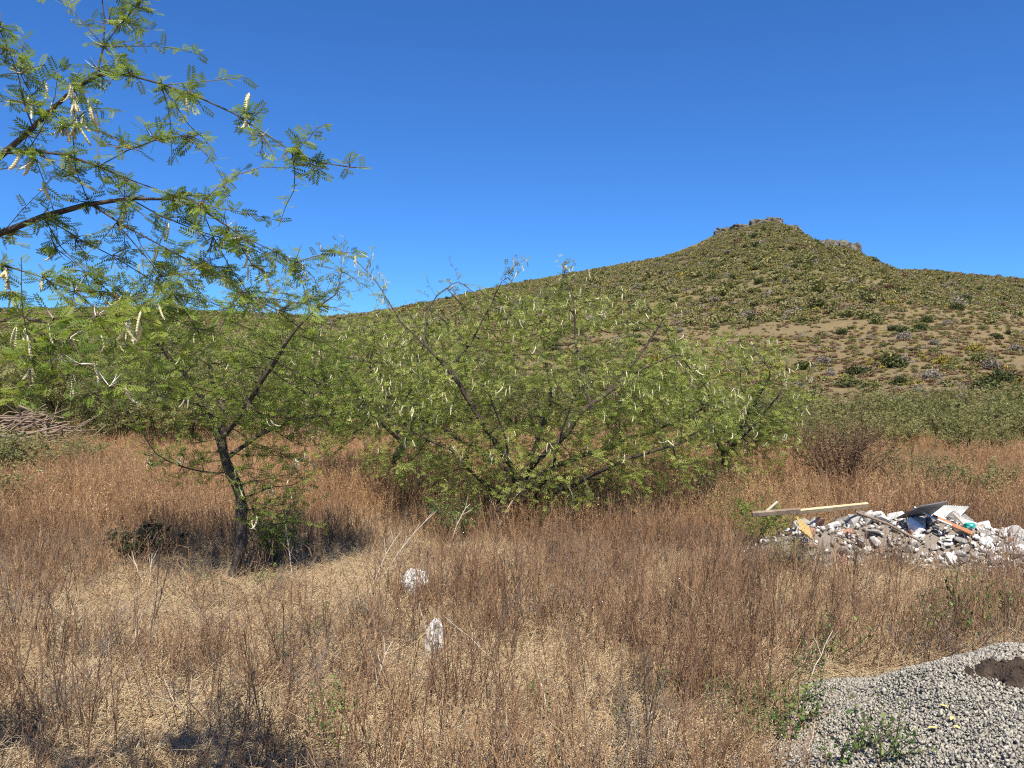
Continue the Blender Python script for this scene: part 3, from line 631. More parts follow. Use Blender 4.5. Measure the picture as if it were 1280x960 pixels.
for i, (X_, Y_, s_) in enumerate(((905, 668, .7), (930, 655, .8), (985, 720, .6), (1000, 640, .7), (1150, 610, .9), (1255, 615, .8))):
    put(bush('field_bush', 120 + i, 1.0, .7, 20, 1300, M['leaf_far'], M['twig'], .045, .45, label=('sparse green bush in the weeds short of the plank end', 'sparse green bush under the skirt of the yellow-green acacia, towards the planks', 'small sparse bush in the weeds just below the slatted crate', 'sparse green bush beside the dark brown twiggy bush', 'grey-green bush in the rust weeds short of the olive belt', 'small green bush in the rust weeds beyond the rubble tail')[i]), X_, Y_, s_)

# ------------------------------------------------------------------ hill cover
def shrub_mesh(name, seed, m, n=260, ls=.3, cl=9, flat=.7):
    rg = np.random.default_rng(seed); c = unit(rg.normal(0, 1, (cl, 3))) * rg.uniform(.25, .62, (cl, 1)); c[:, 2] = np.abs(c[:, 2]) * flat + .28
    k = rg.integers(0, cl, n); d = unit(rg.normal(0, 1, (n, 3))); rr = rg.uniform(.28, .46, cl)[k]
    pos = c[k] + d * (rr * rg.uniform(.55, 1.05, n))[:, None]; pos[:, 2] = np.maximum(pos[:, 2], .02)
    mb = MB(); place(mb, kite(1, .7), np.array([[0, 1, 2, 3]]), pos, rg.normal(0, 1, (n, 3)), d + rg.normal(0, .5, (n, 3)), ls * rg.uniform(.6, 1.2, n), np.clip(rg.normal(.5, .22, cl)[k] + rg.normal(0, .12, n), 0, 1))
    return mb.mesh(name, m)
kinds = ['scrub_green', 'scrub_olive', 'scrub_grey', 'scrub_yellow', 'scrub_dark', 'scrub_brown']
SHR = []
for i, kd in enumerate(kinds):
    for j in range(2): SHR.append(shrub_mesh(kd + str(j), 200 + i * 2 + j, M[kd], 240 if kd != 'scrub_grey' else 150, .27 if kd != 'scrub_grey' else .2))
n = 230000
y = 46 + (516 - 46) * np.sqrt(rng.random(n) * .985 + .006); x = rng.uniform(-1.05, 1.05, n) * y
t = (y - H0) / (RD - H0)
dn = fbm(x * .02, y * .02, 4, 31); fine = fbm(x * .09, y * .09, 3, 37)
pk = .30 + .45 * smooth(.12, .6, t) + .9 * (dn - .5) + .7 * (fine - .5) - .14 * smooth(.1, -.1, t - .1) + .25 * smooth(0, -60, x)
keep = rng.random(n) < np.clip(pk - .22 * (x > 0) * smooth(.32, .12, t), .06, .95) * .42
x, y, t, dn = x[keep], y[keep], t[keep], dn[keep]; m_ = len(x)
u = rng.random(m_) + .5 * (fbm(x * .03, y * .03, 3, 77) - .5)
kd = np.select([u < .34, u < .72, u < .83, u < .91, u < .935], [0, 1, 2, 3, 4], 5)
s = rng.lognormal(-.28, .36, m_) * (1.0 + .3 * t) * (1 - .45 * smooth(.86, .98, t)) * (.75 + .25 * smooth(.1, .35, t)) * np.where(kd == 4, 1.15, 1) * np.where(kd == 3, .8, 1)
scatter('hillside_scrub', np.stack([x, y, hill_z(x, y) - .15], -1), np.stack([rng.normal(0, .1, m_), rng.normal(0, .1, m_), rng.uniform(0, 6.28, m_)], -1),
        np.stack([s * 1.5, s * 1.5, s * 1.25], -1), kd * 2 + rng.integers(0, 2, m_), SHR, 'mixed low scrub covering the slopes of the hill', 'scrub')
# dry tussocks on the lower slopes
n = 34000; y = 47 + 190 * rng.random(n) ** .8; x = rng.uniform(-.1, 1.0, n) * y; kp = rng.random(n) < .25 + 1.1 * (fbm(x * .07, y * .07, 3, 91) - .3); x, y = x[kp], y[kp]; m_ = len(x)
u = rng.random(m_) + .6 * (fbm(x * .05, y * .05, 3, 93) - .5); kd = np.select([u < .55, u < .66, u < .84, u < .93], [5, 2, 1, 3], 0); sc_ = rng.uniform(.16, .5, m_)
scatter('hillside_tussocks', np.stack([x, y, hill_z(x, y) - .05], -1), np.stack([np.zeros(m_), np.zeros(m_), rng.uniform(0, 6.28, m_)], -1), np.stack([sc_ * 1.4, sc_ * 1.4, sc_], -1), kd * 2 + rng.integers(0, 2, m_), SHR, 'dry brown tussocks and low scrub on the lower slopes', 'tussocks')
# bushes that stand out on the slope, one by one
big = {k: [shrub_mesh('bush_' + k + str(j), 300 + j, M[k], 620, .17, 12) for j in range(2)] for k in ('scrub_dark', 'scrub_green', 'scrub_grey', 'scrub_yellow')}
HB = dict(scrub_dark='dark green rounded bush standing out on the brown hillside', scrub_green='mid green bush standing out on the hillside', scrub_grey='grey leafless bush on the hillside', scrub_yellow='yellow flowering bush on the hillside')
lst = [(1005, 462, 22, 0), (1070, 470, 27, 0), (1062, 484, 30, 1), (1117, 459, 30, 0), (1124, 481, 20, 0), (1250, 480, 34, 0), (1232, 488, 30, 0), (1090, 488, 26, 1), (1128, 416, 16, 0), (1150, 414, 20, 0), (1195, 388, 18, 0), (1160, 403, 16, 0), (1053, 418, 16, 0), (1096, 405, 18, 1), (1062, 396, 22, 1), (1005, 396, 13, 1), (1003, 404, 13, 0),
       (1027, 455, 20, 2), (1128, 426, 20, 2), (1166, 475, 26, 2), (1222, 452, 22, 1), (1240, 462, 24, 2), (1186, 465, 18, 1), (1066, 438, 14, 1), (1020, 432, 14, 1), (975, 380, 12, 0), (940, 366, 12, 0), (918, 348, 11, 0), (893, 378, 14, 2), (1158, 372, 14, 0), (1180, 362, 14, 2), (1100, 343, 10, 0), (1208, 376, 14, 0), (1240, 400, 18, 1), (1268, 440, 18, 2), (1180, 455, 22, 3), (1216, 440, 22, 3), (975, 462, 18, 3), (960, 472, 18, 3), (1170, 442, 16, 1),
       (985, 441, 14, 1), (1036, 470, 14, 2), (1150, 492, 18, 2), (1275, 505, 22, 2), (1205, 500, 20, 2), (1000, 485, 18, 2), (955, 455, 14, 2), (1128, 450, 14, 2)]
for _ in range(110):
    X_ = rng.uniform(640, 1300); lst.append((X_, np.interp(X_, prof[:, 0], prof[:, 1]) + 14 + rng.random() ** .8 * 110, 0, int(rng.choice([0, 0, 1, 1, 2]))))
kn = ['scrub_dark', 'scrub_green', 'scrub_grey', 'scrub_yellow']
for X_, Y_, w, k in lst:
    h = on_hill(X_, Y_)
    if h is None: continue
    wm = (w if w else rng.uniform(8, 13)) / F * h[1] * .78; wm = min(wm, 6)
    o = link('hillside_bush', big[kn[k]][int(rng.integers(2))], None, None, (h[0], h[1], float(hill_z(h[0], h[1])) - .1 * wm), (0, 0, rng.uniform(0, 6.28)), (wm, wm, wm * .9))
    zn = 'lower slope, above the olive belt' if h[1] < 130 else 'middle slope of the hill' if h[1] < 300 else 'upper slope below the summit rocks'
    tag(o, HB[kn[k]].split(' standing')[0].split(' on the')[0] + ' on the ' + zn, 'bush', kn[k].split('_')[1] + ' bushes on the ' + zn.split(',')[0])
# rock outcrops along the summit
def rock_mesh(name, seed, sx, sy, sz, m, sub=3, rough=.28, blocky=True):
    rg = np.random.default_rng(seed); bm = bmesh.new(); bmesh.ops.create_icosphere(bm, subdivisions=sub, radius=1)
    V = np.array([v.co[:] for v in bm.verts])
    if blocky: V = np.sign(V) * np.abs(V) ** .62
    n = (fbm(V[:, 0] * 2.3 + seed, V[:, 1] * 2.3 + V[:, 2] * 1.7, 4, seed) - .5) + .6 * (fbm(V[:, 0] * 6 + V[:, 1] * 5, V[:, 2] * 2 + seed, 3, seed + 3) - .5)
    n = n + (.5 * (fbm(V[:, 0] * 7 + seed, V[:, 1] * 7, 2, seed + 9) - .5) if rough == .3 else 0)
    V = V * (1 + rough * 2 * n)[:, None] * np.array([sx, sy, sz])
    for v, c in zip(bm.verts, V): v.co = c
    me = bpy.data.meshes.new(name); bm.to_mesh(me); bm.free(); me.materials.append(m); return me
def outcrop(pieces, label):
    for i, (X_, Y_, w, h) in enumerate(pieces):
        d_ = RD - 7; s = d_ / F; x = (X_ - CX) * s; z = CAMH - (Y_ - CY) * s
        o = link('rock_outcrop', rock_mesh('rock_outcrop', 400 + i + int(X_), w * s / 2, w * s / 2.4, h * s / 2, M['cliff'], 4, .3), None, None, (x, d_, z), (0, 0, .3 * math.sin(X_)))
        tag(o, label, 'rock', 'rock outcrops: ' + label)
outcrop([(1066, 319, 20, 27), (1052, 314, 24, 24), (1034, 310, 24, 18), (1018, 306, 16, 12)], 'grey cliff block at the end of the summit shoulder')
outcrop([(903, 292, 20, 13), (925, 287, 24, 11), (948, 281, 22, 12), (966, 279, 24, 13), (986, 289, 24, 14), (1002, 299, 20, 12)], 'weathered rock along the crest of the summit')
outcrop([(712, 348, 22, 5), (690, 352, 14, 5)], 'low brown rock ledge on the long ridge')

# ------------------------------------------------------------------ gravel heap with soil
def heap(x, y):
    """height of the gravel heap"""
    e = (np.abs((x - 4.75) / 3.25) ** 2.6 + np.abs((y - 4.3) / 2.65) ** 2.6) ** (1 / 2.6) + (fbm(x * 1.3, y * 1.3, 3, 8) - .5) * .22
    return .64 * smooth(1.04, .5, e) + (fbm(x * 2.2, y * 2.2, 3, 4) - .5) * .09 * smooth(1.1, .7, e) - .03
gx, gy = np.meshgrid(np.linspace(1.2, 8.8, 150), np.linspace(1.4, 7.4, 110)); gz = heap(gx, gy) + ground_z(gx, gy) - .012
gi = np.arange(gx.size).reshape(gx.shape); gq = np.stack([gi[:-1, :-1], gi[:-1, 1:], gi[1:, 1:], gi[1:, :-1]], -1).reshape(-1, 4)
gm = MB().add(np.stack([gx, gy, gz - .02 * (heap(gx, gy) < .0)], -1).reshape(-1, 3), gq, .15)
cbv = np.array([(a_, b_, c_) for a_ in (-1, 1) for b_ in (-1, 1) for c_ in (-1, 1)], float) * .7; cbf = np.array([(0, 1, 3, 2), (4, 6, 7, 5), (0, 4, 5, 1), (2, 3, 7, 6), (0, 2, 6, 4), (1, 5, 7, 3)])
bm = bmesh.new(); bmesh.ops.create_icosphere(bm, subdivisions=1, radius=1); iv = np.array([v.co[:] for v in bm.verts]); itf = np.array([[v.index for v in f.verts] for f in bm.faces]); bm.free()
n = 92000; sx_ = rng.uniform(1.3, 5.2, n); sy_ = rng.uniform(3.5, 7.1, n); h_ = heap(sx_, sy_); kp = (h_ > .0) | (rng.random(n) < .012 * (h_ > -.025)); sx_, sy_, h_ = sx_[kp], sy_[kp], h_[kp]; n = len(sx_)
for v_ in range(10):
    s_ = slice(v_, None, 10); rg = np.random.default_rng(600 + v_); tv = cbv * rg.uniform(.45, 1.3, (8, 1)) * np.array([1, .85, .65]) + rg.normal(0, .12, (8, 3))
    c = np.stack([sx_[s_], sy_[s_], h_[s_] + ground_z(sx_[s_], sy_[s_]) + rng.uniform(-.004, .010, len(sx_[s_]))], -1); k = len(c)
    place(gm, tv, cbf, c, rng.normal(0, 1, (k, 3)), rng.normal(0, 1, (k, 3)) + (0, 0, .8), rng.uniform(.0055, .0135, k) * np.where(rng.random(k) < .06, 1.6, 1), np.clip(rng.normal(.52, .24, k), 0, 1))
tag(link('gravel', gm.mesh('gravel', M['gravel'])), 'heap of pale grey crushed gravel', 'gravel', kind='stuff')
# soil dumped on the heap
def soil(x, y):
    e = np.hypot((x - 3.62) / .80, (y - 5.05) / .36) + (fbm(x * 4, y * 4, 4, 19) - .5) * .9
    return .085 * smooth(1.0, .4, e) + (fbm(x * 11, y * 11, 5, 23) - .5) * .15 * smooth(1.05, .8, e) - .02 - .06 * smooth(.95, 1.2, e)
gx, gy = np.meshgrid(np.linspace(2.5, 4.8, 150), np.linspace(4.45, 5.75, 90)); gi = np.arange(gx.size).reshape(gx.shape)
sm = MB().add(np.stack([gx, gy, heap(gx, gy) + ground_z(gx, gy) + soil(gx, gy)], -1).reshape(-1, 3), np.stack([gi[:-1, :-1], gi[:-1, 1:], gi[1:, 1:], gi[1:, :-1]], -1).reshape(-1, 4))
n = 1500; x = rng.uniform(2.6, 4.7, n); y = rng.uniform(4.5, 5.7, n); kp = soil(x, y) > -.015; x, y = x[kp], y[kp]; k = len(x)
place(sm, iv * np.random.default_rng(3).uniform(.6, 1.2, (len(iv), 1)), itf, np.stack([x, y, heap(x, y) + ground_z(x, y) + soil(x, y)], -1), rng.normal(0, 1, (k, 3)), rng.normal(0, 1, (k, 3)), rng.lognormal(-4.6, .5, k), .5)
tag(link('soil_heap', sm.mesh('soil_heap', M['soil'])), 'dark brown soil tipped on top of the gravel heap', 'soil', kind='stuff')
for X_, Y_, d_ in ((1192, 895, 4.75), (1186, 872, 4.85), (1172, 892, 4.7), (1200, 912, 4.6)):
    x = (X_ - CX) / F * d_; mb = MB(); v = np.array([(0, 0, 0), (.02, -.018, .006), (.05, -.016, .012), (.075, 0, .004), (.05, .016, .014), (.02, .018, .008)]); mb.add(v, np.array([[0, 1, 2, 3], [0, 3, 4, 5]]), .5)
    link('fallen_leaf', mb.mesh('fallen_leaf', M['yellowleaf']), None, None, (x, d_, float(heap(x, d_) + ground_z(x, d_)) + .022), (0, .15, X_ * 1.3), .8)
    tag(bpy.data.objects[-1] if False else COL.objects[-1], 'fallen yellow leaf on the gravel heap', 'leaf', 'yellow leaves on the gravel')

# ------------------------------------------------------------------ rubble heap
def rub(x, y):
    e = np.hypot((x - 5.55) / 1.75, (y - 11.3) / .95); e2 = np.hypot((x - 7.6) / 2.4, (y - 10.6) / 1.15)
    return .54 * smooth(1.1, .15, e) * (.8 + .4 * fbm(x * 1.4, y * 1.4, 3, 41)) + .40 * smooth(1.1, .2, e2) + .42 * smooth(1.1, .2, np.hypot((x - 4.0) / .95, (y - 10.85) / .7)) - .02
gx, gy = np.meshgrid(np.linspace(2.8, 10.2, 130), np.linspace(9.4, 12.8, 60))
cm = MB(); gi = np.arange(gx.size).reshape(gx.shape); gq = np.stack([gi[:-1, :-1], gi[:-1, 1:], gi[1:, 1:], gi[1:, :-1]], -1).reshape(-1, 4)
cm.add(np.stack([gx, gy, rub(gx, gy) + ground_z(gx, gy) - .05], -1).reshape(-1, 3), gq, .1)
n = 11000; x = rng.uniform(2.9, 10, n); y = rng.uniform(9.6, 12.5, n); h = rub(x, y); kp = (h > .03) & (rng.random(n) < np.where(x > 6.3, 1, np.where(x < 4.5, .2, .6))); x, y, h = x[kp], y[kp], h[kp]; n = len(x)
for v_ in range(5):
    s_ = slice(v_, None, 5); rg = np.random.default_rng(700 + v_); tv = iv * rg.uniform(.55, 1.2, (len(iv), 1)) * np.array([1, .75, .5]); k = len(x[s_])
    place(cm, tv, itf, np.stack([x[s_], y[s_], h[s_] + ground_z(x[s_], y[s_])], -1), rng.normal(0, 1, (k, 3)), rng.normal(0, 1, (k, 3)) + (0, 0, .6), rng.uniform(.012, .05, k), np.clip(rng.normal(.5, .3, k), 0, 1))
M['rubble'] = mat('rubble_bits', [(0, (.16, .13, .10)), (.35, (.33, .295, .25)), (.65, (.55, .525, .485)), (1, (.76, .74, .70))], 0.9, bump=.4)
tag(link('rubble', cm.mesh('rubble', M['rubble'])), 'small broken plaster and mortar bits of the rubble heap', 'rubble', kind='stuff')
def chunk_mesh(name, seed, dims, m):
    rg = np.random.default_rng(seed); bm = bmesh.new()
    for i in range(16):
        p_ = rg.uniform(-1, 1, 3); ax_ = rg.integers(0, 3); p_[ax_] = np.sign(p_[ax_]) * rg.uniform(.85, 1)
        bm.verts.new(p_ * np.array(dims) / 2)
    r_ = bmesh.ops.convex_hull(bm, input=bm.verts); bmesh.ops.delete(bm, geom=[g for g in r_['geom_interior'] if isinstance(g, bmesh.types.BMVert)], context='VERTS')
    me = bpy.data.meshes.new(name); bm.to_mesh(me); bm.free(); me.materials.append(m); return me
CH = [[chunk_mesh('plaster_chunk', 800 + i, ((1, .7, .3), (1, .5, .4), (1, .8, .18), (.9, .8, .55))[i % 4], M['plaster']) for i in range(8)],
      [chunk_mesh('concrete_chunk', 830 + i, ((1, .7, .45), (1, .8, .3))[i % 2], M['concrete']) for i in range(4)], [chunk_mesh('brick_piece', 850 + i, (1, .55, .35), M['brick']) for i in range(3)]]
CN = [('plaster_chunk', 'white broken plaster slab lying in the rubble heap', 'plaster slabs of the rubble heap'), ('concrete_chunk', 'grey broken concrete lump lying in the rubble heap', 'concrete lumps of the rubble heap'), ('brick_piece', 'reddish broken brick lying in the rubble heap', 'broken bricks of the rubble heap')]
c = 0
while c < 299:
    x = rng.uniform(3.9, 9.6); y = rng.uniform(9.9, 12.2); h = float(rub(x, y))
    if h < .08 or (x < 4.6 and rng.random() < .6): continue
    k = int(rng.choice([0, 0, 0, 0, 0, 0, 1, 1, 1, 2])); s = rng.uniform(.07, .24) * (1.35 if h > .4 else 1)
    o = link(CN[k][0], CH[k][int(rng.integers(len(CH[k])))], None, None, (x, y, h + float(ground_z(x, y)) + s * .10), (rng.normal(0, .5), rng.normal(0, .5), rng.uniform(0, 6.28)), s)
    zn = 'under the pale plank' if x < 5.1 else 'between the plank and the dark sheet' if x < 5.75 else 'below the tin sheet' if x < 6.6 else 'in the low tail past the tin sheet'
    tag(o, CN[k][1].replace('lying in the rubble heap', 'in the rubble ' + zn), ('plaster', 'concrete', 'brick')[k], CN[k][2] + ' ' + zn); c += 1
def box_between(name, a, b, w, t, m, label, cat, roll=0.0):
    a = Vector(a); b = Vector(b); L_ = (b - a).length; bm = bmesh.new(); bmesh.ops.create_cube(bm, size=1)
    for v in bm.verts: v.co = Vector((v.co.x * w, v.co.y * t, v.co.z * L_))
    bmesh.ops.bevel(bm, geom=bm.edges[:], offset=min(w, t) * .12, segments=1, affect='EDGES')
    me = bpy.data.meshes.new(name); bm.to_mesh(me); bm.free(); me.materials.append(m)
    from mathutils import Quaternion
    qq = (b - a).to_track_quat('Z', 'Y') @ Quaternion((0, 0, 1), roll)
    o = link(name, me, None, None, (a + b) / 2); o.rotation_mode = 'QUATERNION'; o.rotation_quaternion = qq
    return tag(o, label, cat)
def rod(name, pts, r, m, label, cat):
    mb = MB(); p_ = np.array(pts, float)[None]; tubes(mb, p_, np.full((1, len(pts)), r), 8); o = link(name, mb.mesh(name, m, smooth=True)); return tag(o, label, cat)
box_between('timber_plank', P(996, 640, 10.75), P(1084, 631, 11.2), .04, .075, M['timber'], 'long pale sawn plank lying across the top of the rubble heap', 'plank', .5)
box_between('timber_plank', P(940, 643, 10.7), P(1000, 638, 10.72), .05, .07, M['oldwood'], 'weathered brown plank end sticking out beyond the pale plank', 'plank', .3)
rod('broken_branch', [P(957, 640, 10.8), P(964, 634, 10.8), P(972, 627, 10.8)], .02, M['stalk'], 'short bleached stick pointing up beside the plank', 'stick')
rod('iron_rod', [P(1070, 640, 10.7), P(1110, 655, 10.45), P(1150, 676, 10.2)], .018, M['oldwood'], 'brown pole sloping down the front of the rubble heap', 'pole')
rod('metal_tube', [P(1143, 634, 10.9), P(1168, 648, 10.7), P(1190, 657, 10.55)], .016, M['zinc'], 'thin grey tube slanting from the dark panel', 'tube')
box_between('rusty_strip', P(1165, 645, 10.75), P(1216, 667, 10.5), .06, .025, M['rust'], 'rust orange strip slanting down the rubble heap', 'strip', .8)
rod('metal_tube', [P(1193, 643, 10.9), P(1200, 650, 10.8), P(1208, 659, 10.7)], .016, M['stalk'], 'short pale tube leaning at the corner of the tin sheet', 'tube')
# dark panel, tilted, underside to the viewer
mb = MB(); q4 = np.array([P(1120, 647, 11.0), P(1164, 642, 11.0), P(1184, 626, 10.5), P(1150, 632, 10.5)]); nn = unit(np.cross(q4[1] - q4[0], q4[3] - q4[0])) * .02
mb.add(np.concatenate([q4, q4 + nn]), np.array([[0, 1, 2, 3], [7, 6, 5, 4], [0, 4, 5, 1], [1, 5, 6, 2], [2, 6, 7, 3], [3, 7, 4, 0]])); tag(link('dark_sheet', mb.mesh('dark_sheet', M['darkpanel'])), 'dark sheet propped up at a tilt on the rubble heap', 'sheet')
mb = MB(); ncor = 12; u_ = np.linspace(0, 1, ncor * 4 + 1); A_, B_, D_ = P(1158, 650, 11.05), P(1194, 652, 11.0), P(1176, 631, 11.2)
e1 = B_ - A_; e2 = D_ - A_; nn = unit(np.cross(e1, e2)); Vv = np.array([A_ + e1 * a_ + e2 * w_ + nn * .010 * math.sin(a_ * ncor * 6.283) for w_ in (0, 1) for a_ in u_]); kq = len(u_)
mb.add(Vv, np.stack([np.arange(kq - 1), np.arange(1, kq), np.arange(kq + 1, 2 * kq), np.arange(kq, 2 * kq - 1)], -1))
o = link('tin_sheet', mb.mesh('tin_sheet', M['zinc'])); md = o.modifiers.new('thickness', 'SOLIDIFY'); md.thickness = .004; tag(o, 'corrugated tin sheet leaning behind the rubble heap', 'tin sheet')
cr = empty('cane_crate', tuple(P(1003, 662, 10.45))); tag(cr, 'yellow slatted crate half buried at the end of the planks', 'crate'); cr.rotation_euler = (-1.0, .65, .2); cr.scale = (.75,) * 3
sl_ = MB(); tubes(sl_, np.array([[(0, 0, -.21), (0, 0, 0), (0, 0, .21)]]), np.full((1, 3), .012), 5); slat = sl_.mesh('slat', M['cane'])
for i in range(8): link('slat', slat, None, cr, (-.14 + i * .04, -.05, 0))
sl_ = MB(); tubes(sl_, np.array([[(-.18, 0, 0), (0, 0, 0), (.18, 0, 0)]]), np.full((1, 3), .012), 5); rail = sl_.mesh('rail', M['cane'])
for z in (-.17, 0, .17): link('rail', rail, None, cr, (0, -.028, z))
o = link('teal_scrap', rock_mesh('teal_scrap', 91, .065, .04, .04, M['teal'], 2, .5), None, None, tuple(P(1212, 657, 10.6))); tag(o, 'crumpled teal plastic scrap on the rubble heap', 'plastic')

# ------------------------------------------------------------------ the two white stones
def white_stone(name, seed, X_, Y_, sx, sy, sz, label, tilt):
    d_ = CAMH * F / (Y_ - CY); x = (X_ - CX) / F * d_
    rg = np.random.default_rng(seed); me = rock_mesh(name, seed, sx, sy, sz, M['whitestone'], 5, .24, False)
    o = link(name, me, None, None, (x, d_, float(ground_z(x, d_)) + sz * .92), (0, tilt, .4)); return tag(o, label, 'stone')
white_stone('white_boulder', 61, 517, 752, .155, .15, .165, 'round pitted white boulder standing clear above the weeds', 0).location.z += .05
white_stone('standing_stone', 62, 543, 826, .072, .065, .19, 'narrow upright white weathered stone among the weeds', .1)

# brush pile and fallen wood at the far left
bp = empty('brush_pile', (0, 0, 0)); tag(bp, 'heap of dead grey-brown branches at the foot of the thicket', 'brush pile')
c0 = P(28, 548, 26.5); c0[2] = 0; bp.location = tuple(c0); bp.scale = (1.7, 1.7, 2.3)
for i in range(110):
    a = rng.uniform(-.5, .5) + (0 if rng.random() < .7 else 1.5); L_ = rng.uniform(.5, 1.5); cx_ = rng.normal(0, .55); hz = max(.05, .62 - abs(cx_) * .45) * rng.random() ** .5
    dr = np.array([math.cos(a), math.sin(a) * .6, rng.normal(.15, .22)]); p0 = np.array([cx_, rng.normal(0, .4), hz + .1])
    mb = MB(); pts = np.array([p0 - dr * L_ / 2, p0 + rng.normal(0, .05, 3), p0 + dr * L_ / 2])[None]; pts[..., 2] = np.maximum(pts[..., 2], .02); tubes(mb, pts, np.array([[.022, .017, .008]]) * rng.uniform(.4, 1.2), 5)
    link('branch', mb.mesh('branch', M['oldwood']), None, bp)
# ------------------------------------------------------------------ weeds of the field
def weed_mesh(name, seed, nst, spread, h0, h1, m, nb=6, ncap=11, thick=1.0, cap=.016, lean=.16, tint=(.3, .62)):
    rg = np.random.default_rng(seed); mb = MB()
    a = rg.uniform(0, 6.283, nst); rr = np.sqrt(rg.random(nst)) * spread; base = np.stack([np.cos(a) * rr, np.sin(a) * rr, np.zeros(nst) - .02], -1)
    h = rg.uniform(h0, h1, nst); d = np.stack([rg.normal(0, lean, nst), rg.normal(0, lean, nst), np.ones(nst)], -1)
    st = shoots(base, d, h, 5, .10, 0, rg); st_t = np.clip(rg.normal(tint[0], .16, nst), 0, 1)
    tubes(mb, st, np.linspace(.0036, .0013, 5)[None] * thick, 3, st_t)
    bp, bd = along(st, nb, rg, .3); bp = bp.reshape(-1, 3); bd = bd.reshape(-1, 3); k = len(bp)
    br = shoots(bp, bd + rg.normal(0, .38, (k, 3)), rg.uniform(.08, .28, k) * np.repeat(h, nb), 3, .15, 0, rg); bt = np.repeat(st_t, nb)
    tubes(mb, br, np.linspace(.0021, .0009, 3)[None] * thick, 3, np.clip(bt + rg.normal(0, .1, k), 0, 1))
    allp = np.concatenate([br, st[:, 2:5]])
    leafy(mb, allp, max(1, ncap * nst // len(allp) + 1), (kite(1, .55), np.array([[0, 1, 2, 3]])), cap, np.clip(rg.normal(tint[1], .2, len(allp)), 0, 1), rg, .3, 1.3)
    return mb.mesh(name, m)
def straw_mesh(name, seed, n=70):
    rg = np.random.default_rng(seed); mb = MB(); b = np.stack([rg.normal(0, .22, n), rg.normal(0, .22, n), rg.uniform(.0, .05, n)], -1); a = rg.uniform(0, 6.283, n)
    pts = shoots(b, np.stack([np.cos(a), np.sin(a), rg.normal(.08, .2, n)], -1), rg.uniform(.08, .36, n), 4, .25, .03, rg); pts[..., 2] = np.maximum(pts[..., 2], .006)
    tubes(mb, pts, np.linspace(.0028, .0012, 4)[None], 3, np.clip(rg.normal(.5, .25, n), 0, 1)); return mb.mesh(name, M['straw'])
def clearing(x, y):
    """0 where weeds are sparse, 1 where they stand thick"""
    c = np.ones_like(x)
    for X_, Y_, rx, ry, k in ((270, 775, 1.9, 1.5, .93), (430, 725, 1.3, 1.6, .95), (330, 870, 1.2, .9, .7), (120, 775, 1.8, 1.2, .75), (610, 715, 1.0, .8, .5), (100, 930, .9, .5, .35), (700, 850, .9, .5, .35), (1225, 730, 1.4, .7, .6)):
        d_ = CAMH * F / (Y_ - CY); e = np.hypot((x - (X_ - CX) / F * d_) / rx, (y - d_) / ry); c = c * (1 - k * smooth(1.25, .55, e))
    e = np.hypot((x + 3.4) / 1.6, (y - 9.9) / .8); c = c * (1 - .5 * smooth(1.2, .6, e))
    for X_, Y_, r_ in ((517, 752, .28), (543, 826, .2)):
        d_ = CAMH * F / (Y_ - CY); x0 = (X_ - CX) / F * d_; c = c * (1 - .97 * smooth(1.3, .8, np.hypot((x - x0) / r_, (y - d_ + .25) / .5)))
    return c * (heap(x, y) < .02) * np.where(rub(x, y) > .10, np.where(x < 4.5, .35, 0), 1)
WN = [weed_mesh('weed%d' % i, 900 + i, 9, .24, .32, .74, M['weed'], 6, 6, 1.1, .010, .2) for i in range(10)]
WF = [weed_mesh('weed_far%d' % i, 930 + i, 12, .36, .4, .78, M['weed_far'], 6, 16, 1.35, .020, .14, (.4, .6)) for i in range(6)]
WS = [weed_mesh('weed_straw%d' % i, 950 + i, 14, .2, .10, .36, M['straw'], 2, 1, .8, .006, .5, (.5, .6)) for i in range(5)]
WT = [weed_mesh('tangle%d' % i, 980 + i, 18, .25, .25, .6, M['weed' if i % 2 else 'tangle'], 5, 2, 1.0, .012, .75, (.25, .3)) for i in range(4)]
def spread(n, y0, y1, w=.95, pw=1.0):
    y = y0 + (y1 - y0) * rng.random(n) ** pw; x = rng.uniform(-1, 1, n) * (y * .72 * w + 1.2); return x, y
pts = []; rot = []; scl = []; ids = []
def field(n, y0, y1, lo, hi, first, cnt, smin, smax, sparse=1.0, patch=0.0):
    x, y = spread(n, y0, y1, 1.1); dn = clearing(x, y); pt = fbm(x * .45, y * .45, 3, 61)
    w = (x * x * 0 + (y * .72 + 1.2)) / (y1 * .72 + 1.2)
    kp = rng.random(n) < np.clip(dn ** sparse * (1 + patch * (pt - .5) * 2), 0, 1) * w; x, y, pt = x[kp], y[kp], pt[kp]; k = len(x)
    pts.append(np.stack([x, y, ground_z(x, y)], -1)); rot.append(np.stack([rng.normal(0, .07, k), rng.normal(0, .07, k), rng.uniform(0, 6.28, k)], -1))
    s = rng.uniform(smin, smax, k) * (.75 + .5 * pt); scl.append(np.stack([s, s, s], -1)); ids.append(rng.integers(first, first + cnt, k))
field(2000, 3.9, 13, 0, 0, 0, 10, .75, 1.25, 1.0, .8)
field(3000, 3.9, 14, 0, 0, 16, 5, .7, 1.3, .4, .3)
field(1700, 3.9, 13, 0, 0, 21, 4, .7, 1.2, .35, 1.0)
field(5200, 12, 30, 0, 0, 10, 6, .75, 1.2, 1.0, .5)
field(2600, 11, 22, 0, 0, 0, 10, .85, 1.25, 1.0, .5)
field(2200, 26, 48, 0, 0, 10, 6, .9, 1.4, 1.0, .3)
scatter('dry_weeds', np.concatenate(pts), np.concatenate(rot), np.concatenate(scl), np.concatenate(ids), WN + WF + WS + WT, 'thick stand of dead reddish brown weeds covering the field', 'weeds')
